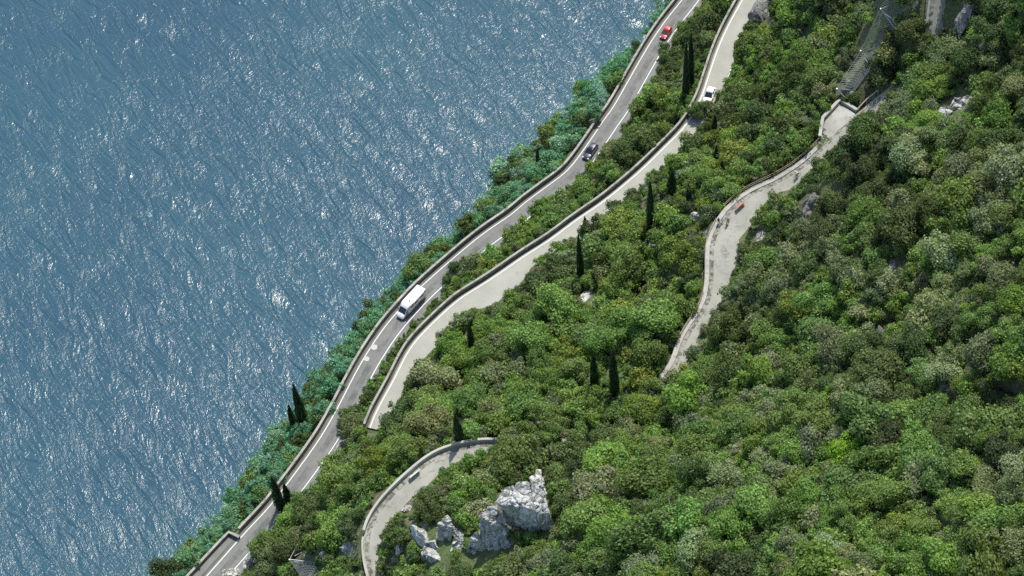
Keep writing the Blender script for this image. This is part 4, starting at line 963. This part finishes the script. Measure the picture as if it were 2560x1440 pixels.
# hand-placed crowns: photo x, y, crown radius in m, colour key
FEAT = [(2105, 1130, 2.6, 'Y'), (2150, 1165, 1.6, 'Y'), (2005, 1140, 2.6, 'G'), (2095, 1185, 2.4, 'O'), (2225, 1110, 2.8, 'K'), (2300, 1090, 2.6, 'G'), (2330, 1170, 2.2, 'G'), (2500, 1130, 2.6, 'K'), (2250, 1310, 2.2, 'V'), (2180, 1230, 2.3, 'M'), (2200, 1390, 2.6, 'G'),
        (2050, 1290, 2.0, 'P'), (1990, 1370, 2.4, 'O'), (1975, 1415, 1.4, 'Y'), (2375, 1410, 2.8, 'G'), (2480, 1380, 2.8, 'O'), (2540, 1180, 2.5, 'P'), (2300, 1330, 2.2, 'M'), (2420, 1290, 2.4, 'M'), (2130, 1400, 2.0, 'P'),
        (2480, 560, 3.0, 'P'), (2350, 340, 3.0, 'P'), (2300, 420, 2.4, 'P'), (2200, 300, 2.6, 'D'), (2245, 330, 2.4, 'G'), (2170, 420, 2.8, 'K'), (2200, 470, 2.6, 'K'), (2120, 450, 2.4, 'D'), (2230, 510, 2.4, 'P'), (2350, 130, 2.2, 'D'), (2535, 60, 2.2, 'G'), (2480, 150, 2.2, 'O'), (2150, 330, 2.0, 'O'),
        (1945, 510, 2.3, 'O'), (1965, 470, 1.8, 'D'), (2060, 440, 1.8, 'M'), (1890, 620, 1.9, 'D'), (1880, 700, 2.1, 'O'), (1945, 580, 1.6, 'K'), (1850, 720, 1.8, 'P'), (1865, 690, 1.6, 'M'), (1770, 860, 1.8, 'P'), (1740, 890, 1.7, 'O'), (1790, 880, 2.0, 'G'),
        (1855, 970, 2.2, 'G'), (1830, 910, 1.9, 'O'), (1870, 1000, 1.9, 'P'), (1990, 800, 2.2, 'M'), (2130, 730, 2.0, 'G'), (2150, 780, 2.0, 'P'), (2330, 760, 2.4, 'P'), (2240, 760, 1.8, 'G'), (2250, 860, 2.2, 'G'), (2320, 660, 2.2, 'G'), (2420, 690, 2.3, 'O'), (2170, 850, 2.2, 'P'),
        (1160, 820, 2.4, 'D'), (1120, 850, 2.2, 'R'), (1090, 910, 2.2, 'D'), (1040, 930, 1.8, 'K'), (1035, 960, 1.6, 'D'), (1240, 870, 2.3, 'O'), (1290, 830, 2.2, 'G'), (1180, 930, 2.0, 'M'), (1210, 830, 2.0, 'G'), (1340, 900, 2.4, 'M'), (1440, 900, 2.6, 'V'), (1430, 1000, 2.4, 'G'), (1520, 960, 1.8, 'M'), (1560, 720, 2.8, 'G'), (1600, 800, 2.6, 'D'), (1560, 800, 2.4, 'V'), (1640, 780, 2.2, 'O'),
        (1690, 620, 2.4, 'D'), (1650, 700, 2.4, 'M'), (1700, 720, 2.2, 'G'), (1500, 690, 2.2, 'O'), (1430, 650, 2.0, 'O'), (1310, 700, 1.6, 'O'), (1400, 720, 1.8, 'M'), (1780, 350, 2.2, 'V'), (1820, 345, 2.4, 'V'), (1850, 380, 2.2, 'R'), (1720, 380, 2.0, 'D'), (1690, 420, 1.8, 'M'), (1900, 240, 2.4, 'D'), (1940, 200, 2.6, 'D'),
        (1960, 260, 2.4, 'O'), (1880, 290, 2.2, 'O'), (1860, 265, 1.8, 'G'), (1980, 320, 2.4, 'D'), (2020, 340, 2.2, 'M'), (1930, 350, 2.2, 'G'), (2060, 130, 2.4, 'O'), (2100, 60, 2.8, 'O'), (2040, 40, 2.6, 'M'), (1990, 40, 2.6, 'G'), (2130, 90, 2.2, 'D'), (2230, 100, 2.4, 'O'), (2260, 60, 2.0, 'G'), (2280, 130, 2.4, 'G'),
        (1500, 160, 2.6, 'D'), (1495, 175, 2.2, 'S'), (1545, 120, 2.4, 'D'), (1440, 240, 2.4, 'G'), (1450, 260, 2.2, 'S'), (1400, 310, 2.2, 'G'), (1370, 370, 2.6, 'D'), (1270, 420, 2.8, 'S'), (1240, 480, 2.4, 'T'), (1300, 395, 2.4, 'S'), (1330, 440, 2.0, 'T'), (1610, 50, 2.2, 'T'), (1640, 25, 1.8, 'M'), (1590, 85, 1.8, 'T'), (1230, 530, 2.0, 'D'),
        (1100, 620, 2.0, 'T'), (1010, 690, 2.2, 'S'), (975, 740, 2.0, 'T'), (930, 770, 2.2, 'D'), (880, 800, 2.4, 'D'), (900, 830, 2.2, 'K'), (830, 880, 2.0, 'T'), (850, 900, 2.4, 'T'), (800, 950, 2.2, 'T'), (860, 950, 1.8, 'M'), (700, 1090, 2.2, 'T'), (750, 1110, 2.0, 'D'), (650, 1190, 2.4, 'S'), (600, 1260, 2.4, 'T'), (660, 1240, 1.8, 'M'), (590, 1300, 2.2, 'T'), (520, 1340, 2.2, 'T'), (470, 1400, 2.4, 'T'), (500, 1380, 1.6, 'M'),
        (1040, 800, 1.5, 'O'), (1060, 790, 1.3, 'M'), (1180, 640, 1.8, 'D'), (1220, 645, 1.6, 'D'), (1150, 690, 1.6, 'K'), (980, 900, 1.2, 'O'), (930, 990, 1.6, 'D'), (1640, 260, 2.4, 'D'), (1600, 320, 2.0, 'M'), (1690, 130, 2.2, 'D'), (1780, 60, 2.2, 'D'), (1660, 150, 1.5, 'K'), (1490, 430, 1.8, 'D'), (1540, 400, 2.0, 'M'), (1400, 540, 2.0, 'M'),
        (1100, 1235, 2.0, 'R'), (1125, 1260, 1.8, 'O'), (1080, 1310, 1.7, 'G'), (1330, 1350, 1.5, 'G'), (1150, 1250, 2.0, 'G'), (1200, 1150, 2.2, 'G'), (1260, 1170, 2.0, 'O'), (1400, 1160, 2.4, 'O'), (1410, 1240, 2.0, 'M'), (1420, 1290, 1.8, 'G'), (1095, 1405, 1.4, 'Y'), (980, 1330, 1.5, 'D'), (1430, 1380, 2.2, 'O'), (1560, 1200, 2.4, 'M'), (1650, 1140, 2.4, 'O'), (1740, 1060, 2.2, 'O'),
        (900, 1160, 2.2, 'M'), (870, 1190, 2.0, 'O'), (960, 1150, 1.8, 'G'), (860, 1240, 2.4, 'D'), (700, 1320, 2.0, 'M'), (740, 1340, 2.0, 'V'), (820, 1310, 2.2, 'G'), (680, 1400, 1.8, 'O'), (1030, 1080, 1.5, 'D'), (1060, 1050, 1.7, 'M'), (870, 1050, 1.8, 'D'), (1000, 1050, 1.5, 'G')]
TREES = []   # x,y,z,r,h,key
TP = np.zeros((0, 3))
CYP = [(1711, 105, 1715, 246), (1726, 84, 1727, 218), (1708, 170, 1711, 247), (1786, 285, 1786, 340), (1790, 362, 1790, 408), (1804, 400, 1804, 442), (1625, 456, 1627, 572), (1681, 428, 1680, 498), (1722, 455, 1722, 506), (1465, 540, 1464, 580), (1452, 588, 1453, 702),
       (1169, 808, 1181, 872), (1311, 888, 1315, 922), (1291, 890, 1293, 908), (1481, 886, 1488, 978), (1536, 876, 1537, 988), (1220, 968, 1221, 1003), (1144, 1032, 1149, 1104), (721, 1013, 738, 1075), (742, 962, 760, 1062), (677, 1192, 704, 1274), (701, 1208, 727, 1268), (1343, 372, 1347, 418), (1032, 1080, 1035, 1118)]
CYPW = [1, 1.1, .7, 1.0, .8, .9, 1.15, 1.6, .8, .8, 1.1, 1.0, .7, .5, 1.25, 1.3, .6, 1.2, 1.1, 1.55, 1.4, 1.3, .9, 1.3]
MASKCY = np.zeros(mx_.shape, bool)
for (a0, b0, a1, b1) in CYP:
    for f in (.08, .25, .4, .55, .7): MASK |= (mx_-(a0+(a1-a0)*f))**2+(my_-(b0+(b1-b0)*f))**2 < 4.5**2
    MASKc = (mx_-(a0*.4+a1*.6))**2*3+(my_-(b0*.5+b1*.5))**2 < ((b1-b0)*.42)**2
    MASKCY |= MASKc
def try_tree(x, y, r, key, force=False, over=None):
    global TP
    if over is None and r > .8 and (np.hypot(L3[4:16, 0]-x, L3[4:16, 1]-y) < 4.5).any() and ((L3[4:16, :2]-[x, y])*[0, 1]).sum() < 0: return False
    z = H(x, y)
    if z < (-.3 if not force else -3): return False
    if over is None and float(bil(RD, x, y)) < .25: return False
    if len(TP):
        d = np.hypot(TP[:, 0]-x, TP[:, 1]-y)
        if (d < (.42 if force else .47 if r > 1.35 else .43)*(TP[:, 2]+r)).any(): return False
    h = r*random.uniform(1.35, 1.9) if over is None else over[2]
    ox, oy = (0, 0) if over is None else over[:2]
    u, v, k = proj((x+ox, y+oy, z+h*.62))
    if blocked(u, v, r*FPX/k*.98, r): return False
    TREES.append((x, y, z, r, h, key, ox, oy)); TP = np.vstack([TP, [x, y, r]]); return True
for px, py, r, key in FEAT:
    g = ground(px, py)
    # base lies towards the viewer's side of the crown centre
    P = at(px, py, g[2]+r*1.0); 
    for _ in range(8):
        if try_tree(P[0], P[1], r, key, True): break
        r *= .9
def overhang(px, py, L, n, r, key, hgt, lat=.35, hard=False):
    """a tree rooted on the upper side of a road and leaning out over it"""
    i = ridx(L, px, py); wv_ = L[i, 3]; bx, by = L[i, :2]+n[i]*(wv_+.8); cx, cy = L[i, :2]+n[i]*wv_*lat
    if hard:
        global TP
        TREES.append((bx, by, H(bx, by), r, L[i, 2]-H(bx, by)+hgt, key, cx-bx, cy-by)); TP = np.vstack([TP, [cx, cy, r]]); return True
    return try_tree(bx, by, r, key, True, (cx-bx, cy-by, hgt))
for px, py, r_, k_, h_, l_ in [(1741, 271, 1.2, 'M', 1.9, .1), (1736, 277, 1.3, 'D', 2.2, .6), (1729, 288, 1.3, 'K', 2.2, .2), (1744, 266, 1.1, 'O', 1.8, .9), (1735, 282, 1.2, 'M', 2.0, -.1), (1727, 292, 1.1, 'D', 2.0, .8), (1738, 273, 1.1, 'D', 2.0, .3)]:
    overhang(px, py, L2, NR[1], r_, k_, h_, l_, True)
for q in range(2):
    for px, py in [(1640, 960), (1625, 973), (1608, 985), (1590, 997), (1572, 1008), (1556, 1016), (1535, 1030), (1515, 1043), (1495, 1054), (1475, 1064), (1455, 1075), (1435, 1082), (1415, 1088), (1395, 1094), (1375, 1097), (1355, 1100), (1335, 1102), (1315, 1104), (1295, 1105), (1275, 1106), (1258, 1107)]:
        overhang(px, py, L3, NR[2], random.uniform(1.3, 1.9), random.choice('MGODMO'), random.uniform(3, 3.8), .15 if q else .7)
    for px, py in [(2316, 88), (2312, 100), (2305, 115), (2298, 128), (2290, 142), (2280, 156), (2270, 170), (2260, 182), (2250, 194), (2240, 206)]:
        overhang(px, py, L3, NR[2], random.uniform(1.4, 2.0), random.choice('DMODK'), random.uniform(3.2, 4), .1 if q else .7)
for L, n, sn in ((L1, NR[0], SEEN1), (L2, NR[1], SEEN2), (L3, NR[2], SEEN3)):
    for q in range(3):
        for i in range(2, len(L)-2, 2):
            r_ = (1.5, 1.15, .85)[q]*random.uniform(.85, 1.15); c_ = sn[i]+r_*1.0
            if L[i, 3]+.6-sn[i] < .7: continue
            bx, by = L[i, :2]+n[i]*(L[i, 3]+.8); cx, cy = L[i, :2]+n[i]*c_; zb = H(bx, by); hgt = L[i, 2]-zb+(1.9 if c_ < L[i, 3] else 1.5)
            u, v, k = proj((cx, cy, L[i, 2]+1.2))
            if blocked(u, v, r_*FPX/k*.95, r_): continue
            if (np.hypot(TP[:, 0]-cx, TP[:, 1]-cy) < .42*(TP[:, 2]+r_)).any(): continue
            TREES.append((bx, by, zb, r_, max(hgt, 1.2), random.choice('MDGODM'), cx-bx, cy-by)); TP = np.vstack([TP, [cx, cy, r_]])
BAND = [(1640, 190), (1600, 250), (1560, 330), (1500, 390), (1435, 460), (1360, 512), (1300, 565), (1220, 630), (1140, 655), (1112, 712), (1078, 762), (1070, 778), (1030, 795), (1027, 830), (994, 850), (974, 892), (942, 932), (914, 960), (912, 997), (886, 1018), (850, 1022), (850, 1060), (848, 1092), (900, 1075),
        (915, 1035), (943, 1000), (973, 945), (1003, 885), (1022, 855), (1058, 815), (1103, 772), (1138, 742), (1213, 695), (1300, 633), (1430, 543), (1545, 453), (1645, 368), (1720, 285)]
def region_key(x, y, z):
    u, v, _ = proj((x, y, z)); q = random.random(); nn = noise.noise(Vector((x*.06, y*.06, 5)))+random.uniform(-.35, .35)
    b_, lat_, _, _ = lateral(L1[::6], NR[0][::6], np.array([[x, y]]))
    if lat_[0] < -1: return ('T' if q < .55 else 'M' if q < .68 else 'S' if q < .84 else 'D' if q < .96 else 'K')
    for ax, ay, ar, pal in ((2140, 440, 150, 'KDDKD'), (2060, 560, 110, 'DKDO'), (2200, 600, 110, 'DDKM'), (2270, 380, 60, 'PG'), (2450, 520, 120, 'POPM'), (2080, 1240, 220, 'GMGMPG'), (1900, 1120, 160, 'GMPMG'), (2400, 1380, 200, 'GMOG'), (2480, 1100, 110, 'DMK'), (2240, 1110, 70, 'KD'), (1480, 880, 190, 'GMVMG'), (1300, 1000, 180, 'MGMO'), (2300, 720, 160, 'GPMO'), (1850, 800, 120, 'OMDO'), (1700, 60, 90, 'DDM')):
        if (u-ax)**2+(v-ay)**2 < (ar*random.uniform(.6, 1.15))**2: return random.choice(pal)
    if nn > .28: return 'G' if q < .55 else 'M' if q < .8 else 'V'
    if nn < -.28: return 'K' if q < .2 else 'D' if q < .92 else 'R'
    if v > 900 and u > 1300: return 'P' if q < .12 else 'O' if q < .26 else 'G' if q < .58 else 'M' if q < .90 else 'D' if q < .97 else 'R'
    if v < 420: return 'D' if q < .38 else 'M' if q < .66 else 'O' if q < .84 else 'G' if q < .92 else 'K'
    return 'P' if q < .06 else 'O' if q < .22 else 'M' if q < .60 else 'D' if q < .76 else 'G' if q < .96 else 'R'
for ntry, r0, r1 in ((350, 3.2, 4.2), (2600, 2.1, 3.2), (7000, 1.4, 2.1), (20000, .8, 1.35), (22000, .45, .8)):
    xs = RNG.uniform(GX0+5, GX1-5, ntry*2); ys = RNG.uniform(GY0+5, GY1-5, ntry*2)
    zs = bil(ZG, xs, ys); P = np.stack([xs, ys, zs], 1); u, v, k = proj(P)
    mar = 260 if r0 > 1 else 20
    ok = (zs > -.3) & (u > -mar) & (u < 2560+mar) & (v > -mar) & (v < 1440+mar)
    for x, y, z in P[ok][:ntry]:
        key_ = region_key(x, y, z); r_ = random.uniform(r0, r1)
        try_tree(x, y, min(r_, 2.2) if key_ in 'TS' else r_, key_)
for q in range(26000):
    px, py = random.uniform(840, 1730), random.uniform(180, 1100)
    if not inpoly(BAND, np.array([px]), np.array([py]))[0]: continue
    zz = 18.0
    P = at(px, py, zz); r = random.choice((.5, .6, .75, .95, 1.2)); z = H(P[0], P[1]); P = at(px, py, max(z, Z1-.3)+r*.9); z = H(P[0], P[1])
    if len(TP) and (np.hypot(TP[:, 0]-P[0], TP[:, 1]-P[1]) < .36*(TP[:, 2]+r)).any(): continue
    k_ = FPX/np.linalg.norm(P-CAM); rr = r*k_
    a0, a1 = max(0, int((px-rr)/4)), min(640, int((px+rr)/4)+1); b0, b1 = max(0, int((py-rr)/4)), min(360, int((py+rr)/4)+1)
    d = (mx_[b0:b1, a0:a1]-px)**2+(my_[b0:b1, a0:a1]-py)**2 < rr*rr
    if (MASK[b0:b1, a0:a1] & d).sum() > .32*max(1, d.sum()): continue
    TREES.append((P[0], P[1], z, r, r*1.6, random.choice('MDGODM'), 0, 0)); TP = np.vstack([TP, [P[0], P[1], r]])
print("TREES", len(TREES))
# order by size in the picture
def score(t):
    u, v, k = proj((t[0], t[1], t[2]+t[4]*.6)); inside = -10 < u < 2570 and -10 < v < 1450
    return (t[3]/k*1000) if inside else -1
TREES.sort(key=score, reverse=True)
PROTO = []
for s in range(12):
    V, lv, cv, cf = crown_data(100+s, 3200, .060, 1.0 if s % 3 else 1.25, 13+s % 5)
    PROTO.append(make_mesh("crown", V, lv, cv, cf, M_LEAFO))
tm = MB(); tm.tube([(0, 0, -.5), (.03, .02, .3), (-.02, .05, .7)], .1, 6, r2=.055)
for a_ in range(4): an_ = a_*1.6; tm.tube([(0, .02, .42), (.22*math.cos(an_), .22*math.sin(an_), .75), (.42*math.cos(an_), .42*math.sin(an_), 1.0)], .05, 5, r2=.02)
TRUNK = tm.build("trunk", M_BARK); bpy.data.objects.remove(TRUNK); TRUNKM = bpy.data.meshes["trunk"]
LM = [("the motorhome", 1040, 755), ("the dark estate car", 1468, 378), ("the red hatchback", 1668, 80), ("the white car", 1770, 237), ("the big limestone crag", 1310, 1300), ("the broken crag", 1235, 1350), ("the striped barrier", 1850, 513), ("the teal barrier", 1037, 1186),
      ("the lone cyclist", 1991, 432), ("the gravel terrace", 2095, 300), ("the rockfall net", 2160, 120), ("the knobbly high crag", 2395, 268), ("the lay-by", 560, 1380), ("the hairpin top", 1155, 1115), ("the tallest cypress", 1627, 515), ("the leaning cypresses", 705, 1240), ("the twin cypresses", 1510, 930),
      ("the slate cliff", 2395, 40), ("the fluted cliff", 2025, 505), ("the limestone ledge", 2232, 672), ("the railing foot", 1690, 900), ("the lone boulder", 1140, 962), ("the bottom right corner", 2560, 1440), ("the right edge", 2560, 850), ("the lime tree", 2115, 1135), ("the long bleached trunk", 1680, 1270), ("the short bleached snag", 2252, 1240), ("the dark rock pinnacle", 2203, 835), ("the mossy domed tree", 2250, 1310), ("the top right corner", 2560, 0), ("the bottom edge", 1500, 1440), ("the pale sage pair", 2340, 390), ("the stony clearing", 1468, 745), ("the low white stone", 1527, 1366), ("the bottom edge middle", 1850, 1430), ("the bulky lakeside conifer", 752, 1020), ("the conical cypress", 1681, 465), ("the scree beside the path", 1905, 590), ("the slanting grey ledge", 2008, 105)]
def describe(u, v, key, r):
    nm, lx, ly = min(LM, key=lambda q: (q[1]-u)**2+(q[2]-v)**2); dx, dy = u-lx, v-ly; d = math.hypot(dx, dy)
    if abs(dx) > 2.4*abs(dy): w_ = "right of" if dx > 0 else "left of"
    elif abs(dy) > 2.4*abs(dx): w_ = "below" if dy > 0 else "above"
    else: w_ = ("below right of" if dx > 0 else "below left of") if dy > 0 else ("above right of" if dx > 0 else "above left of")
    size = "large" if r > 2.3 else "middling" if r > 1.7 else "small"
    return "%s %s crown %s%s %s" % (size, CNAME[key], "just " if d < 75 else "" if d < 150 else "well ", w_, nm)
UV = np.array([proj((t[0]+t[6], t[1]+t[7], t[2]+t[4]*.6))[:2] for t in TREES])
def side(u, v, j):
    dx, dy = UV[j][0]-u, UV[j][1]-v
    return ("left" if dx < 0 else "right") if abs(dx) > abs(dy) else ("above" if dy < 0 else "below")
used = {}
NI = 300
for i, (x, y, z, r, h, key, ox, oy) in enumerate(TREES[:NI]):
    u, v, k = proj((x+ox, y+oy, z+h*.6)); base = describe(u, v, key, r)
    near = np.argsort(((UV[:NI]-[u, v])**2).sum(1))[1:9]; lab = base; opts = []
    for j in near:
        sd_ = side(u, v, j); cn = CNAME[TREES[j][5]]
        opts.append("%s one %s" % (cn, sd_))
    sh_ = ["%s %s" % (CNAME[TREES[j][5]], side(u, v, j)) for j in near]+["%s %s %s %s" % (CNAME[TREES[j][5]], side(u, v, j), CNAME[TREES[j2][5]], side(u, v, j2)) for j in near[:4] for j2 in near[4:]]
    for o_ in [""]+[o2 for o2 in opts if len((base+' '+o2).split()) <= 16]+["%s, %s" % (p_, q_) for p_ in opts[:2] for q_ in opts[2:] if len((base+' '+p_+' '+q_).split()) <= 16]+[o2 for o2 in sh_ if len((base+' '+o2).split()) <= 16]:
        lab = base+(", "+o_ if o_ else "")
        if lab not in used: break
    else: print('DUP', lab)
    used[lab] = 1
    rot_ = random.uniform(0, 6.28) if ox == 0 else 0.0; root = empty("broadleaf_tree", (x, y, z), rot_); tag(root, lab, "tree", "bushy trees covering the slope")
    c = bpy.data.objects.new("crown", PROTO[i % 12]); col.objects.link(c); c.parent = root
    e_ = random.uniform(.82, 1.22); c.scale = (r*e_, r/e_, r*random.uniform(.75, 1.25)); c.location = (ox, oy, h-r*.75)
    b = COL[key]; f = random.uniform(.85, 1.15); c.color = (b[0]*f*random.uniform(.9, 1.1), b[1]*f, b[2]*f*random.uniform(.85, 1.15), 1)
    tk = bpy.data.objects.new("trunk", TRUNKM); col.objects.link(tk); tk.parent = root; tk.scale = (r*.8, r*.8, h*.75)
    if ox or oy: d_ = Vector((ox, oy, h*.75)); tk.rotation_euler = d_.to_track_quat('Z', 'Y').to_euler(); tk.scale = (r*.6, r*.6, d_.length)
# the rest of the wood: one mass of crowns
LOW = [crown_data(300+s, 800, .092, 1.0, 10) for s in range(8)]
VLOW = [crown_data(400+s, 170, .2, 1.0, 7) for s in range(5)]
AV, AL, ACV, ACF, AT, ATC = [], [], [], [], [], []; off = 0
for i, (x, y, z, r, h, key, ox, oy) in enumerate(TREES[NI:]):
    V, lv, cv, cf = LOW[i % 8] if r > 1.0 else VLOW[i % 5]
    a_ = random.uniform(0, 6.28); ca, sa = math.cos(a_), math.sin(a_); M = np.array([[ca, -sa, 0], [sa, ca, 0], [0, 0, 1]]).T*r*np.array([[random.uniform(.85, 1.2)], [random.uniform(.85, 1.2)], [random.uniform(.8, 1.3)]])
    o_ = np.array([x+ox, y+oy, z+max(h-r*.75, r*.35)]); f = random.uniform(.85, 1.15); b = np.array([*COL[key], 1.0]); b[:3] *= f*np.array([random.uniform(.9, 1.1), 1, random.uniform(.85, 1.15)])
    AV.append(V@M+o_); AL.append(lv); ACV.append(cv@M+o_); ACF.append(cf+off); off += len(cv); AT.append(np.tile(b, (len(lv), 1))); ATC.append(np.tile(b, (len(cf), 1)))
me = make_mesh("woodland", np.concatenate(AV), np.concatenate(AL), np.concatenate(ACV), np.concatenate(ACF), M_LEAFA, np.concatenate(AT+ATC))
wood = bpy.data.objects.new("woodland", me); col.objects.link(wood)
tag(wood, "mass of smaller scrub crowns filling the slope between the named trees", "scrub", kind='stuff')

# ------------------------------------------------------------------ cypresses
def cyp_mesh(seed):
    r = np.random.default_rng(seed); n = 1900; hgt = r.uniform(0, 1, n)**1.15; prof = np.interp(hgt, [0, .06, .25, .6, .85, 1], [.5, .85, 1, .78, .4, .05]); a_ = r.uniform(0, 2*PI, n)
    rr = prof*(r.uniform(.72, 1.12, n)+.35*r.random(n)**6)*(1+.12*np.sin(a_*3+hgt*9)); C = np.stack([rr*np.cos(a_), rr*np.sin(a_), hgt], 1)
    t = np.stack([np.zeros(n), np.zeros(n), np.ones(n)], 1)+r.normal(size=(n, 3))*.25; b = np.stack([-np.sin(a_), np.cos(a_), 0*a_], 1)+r.normal(size=(n, 3))*.4
    s = r.uniform(.6, 1.3, (n, 1)); V = np.stack([C-t*s*[.14, .14, .025]-b*s*.09, C+b*s*.1-t*s*[.1, .1, .004], C+t*s*[.14, .14, .04], C-b*s*.12], 1).reshape(-1, 3)
    m = 10; k = 9; cv = []; cf = []
    for j in range(k):
        hh = j/(k-1); p = np.interp(hh, [0, .06, .25, .6, .85, 1], [.5, .85, 1, .78, .4, .05])*.86
        for i in range(m): cv.append((p*math.cos(2*PI*i/m), p*math.sin(2*PI*i/m), hh*.98))
    for j in range(k-1):
        for i in range(m):
            a0 = j*m+i; b0 = j*m+(i+1) % m; cf += [(a0, b0, b0+m), (a0, b0+m, a0+m)]
    return make_mesh("crown", V, np.clip(r.normal(.4, .25, n), 0, 1), np.array(cv), np.array(cf), M_LEAFO)
CM = [cyp_mesh(s) for s in range(4)]
CL = ["tall thin cypress left of the middle road, left of a pair", "tall thin cypress left of the middle road, right of a pair", "short cypress at the foot of the tall pair beside the middle road", "slim cypress below the white car, right of the middle road",
      "faint dark cypress in the wood left of the lone cyclist", "short cypress in shade left of the upper path railing", "tallest single cypress, standing between middle road and upper path", "broad conical cypress right of the tallest one", "thin cypress right of the broad conical cypress",
      "small cypress at the edge of the pale middle road", "tall dark cypress right of the middle road bend", "leaning cypress beside the bend above the lone boulder", "small cypress in the mid slope wood, right of an even smaller one", "tiny cypress tip in the mid slope wood",
      "left of two dark cypresses above the hidden path", "right and taller of two dark cypresses above the hidden path", "tiny cypress right of the lone boulder", "dark cypress standing behind the hairpin parapet", "leaning cypress at the lake edge, left of the bulky one", "bulky dark conifer at the lake edge",
      "left and taller of two cypresses leaning over the lake road", "right of two cypresses leaning over the lake road", "small dark cypress on the shore side of the lake road", "small ragged conifer left of the hairpin top"]
for i, (a0, b0, a1, b1) in enumerate(CYP):
    g = ground(a1, b1)
    hh = np.linspace(2, 30, 200); v = proj(np.stack([np.full(200, g[0]), np.full(200, g[1]), g[2]+hh], 1))[1]; h = float(hh[np.argmin(abs(v-b0))])
    root = empty("cypress_tree", g-np.array([0, 0, .3]), random.uniform(0, 6)); tag(root, CL[i], "cypress", "cypresses standing up from the wood")
    c = bpy.data.objects.new("crown", CM[i % 4]); col.objects.link(c); c.parent = root; w_ = .63*CYPW[i]; c.scale = (w_, w_, h*.96); c.location = (0, 0, h*.04); f = random.uniform(.8, 1.1); c.color = (.07*f, .12*f, .06*f, 1)
    tk = bpy.data.objects.new("trunk", TRUNKM); col.objects.link(tk); tk.parent = root; tk.scale = (1.2, 1.2, h*.5)

# rubble on the gravel terrace
mb = MB(); rr = random.Random(5)
while len(mb.v) < 8*130:
    px, py = rr.uniform(2048, 2140), rr.uniform(262, 352)
    zt = 57.0; P = at(px, py, zt)
    if not inpoly(TERRACE, np.array([P[0]]), np.array([P[1]]))[0] or rr.random() > (1 if px < 2085 else .35): continue
    s_ = rr.uniform(.08, .3); zt = float(np.interp(py, [262, 355], [57.3, 56.2]))
    mb.box((P[0], P[1], zt+s_*.3), (s_, s_*rr.uniform(.6, 1.2), s_*.7), Matrix.Rotation(rr.uniform(0, 3), 3, 'Z') @ Matrix.Rotation(rr.uniform(-.4, .4), 3, 'X'), taper=.7)
tag(mb.build("rubble", M_ROCK), "loose pale stones scattered on the gravel terrace", "rubble", kind='stuff')
# ------------------------------------------------------------------ dead trees
def dead(label, pts, r, twigs=()):
    g = ground(*pts[0]); root = empty("dead_tree", g); tag(root, label, "dead tree"); O = -Vector(root.location)
    P = [at(p[0], p[1], g[2]+1.5+2.2*i/(len(pts)-1)*len(pts)*.4) for i, p in enumerate(pts)]; P.insert(0, g)
    m = MB(); m.tube(P, r, 5, r2=r*.3); o = m.build("trunk", M_DEAD, root); o.location = O
    for a_, b_ in twigs:
        m = MB(); q = P[a_]; e = at(b_[0], b_[1], q[2]+.6); m.tube([q, (np.array(q)+e)/2+np.array([0, 0, .2]), e], r*.5, 4, r2=r*.2); o = m.build("branch", M_DEAD, root); o.location = O
dead("long bleached bare trunk curving through the bottom wood", [(1692, 1310), (1683, 1285), (1673, 1255), (1672, 1228)], .11)
dead("forked bare tree left of the knobbly high crag", [(2340, 264), (2330, 250), (2322, 238)], .1, [(2, (2322, 244)), (1, (2329, 232))])
dead("short bleached snag in the lower right wood", [(2266, 1256), (2252, 1238), (2245, 1230)], .1, [(1, (2262, 1234))])
dead("thin bare branch beside the conical cypress", [(1592, 478), (1588, 470), (1597, 460)], .06, [(2, (1604, 488))])
dead("bare curved stem left of the bright ledge", [(2150, 660), (2140, 645), (2145, 628)], .07, [(1, (2158, 640))])
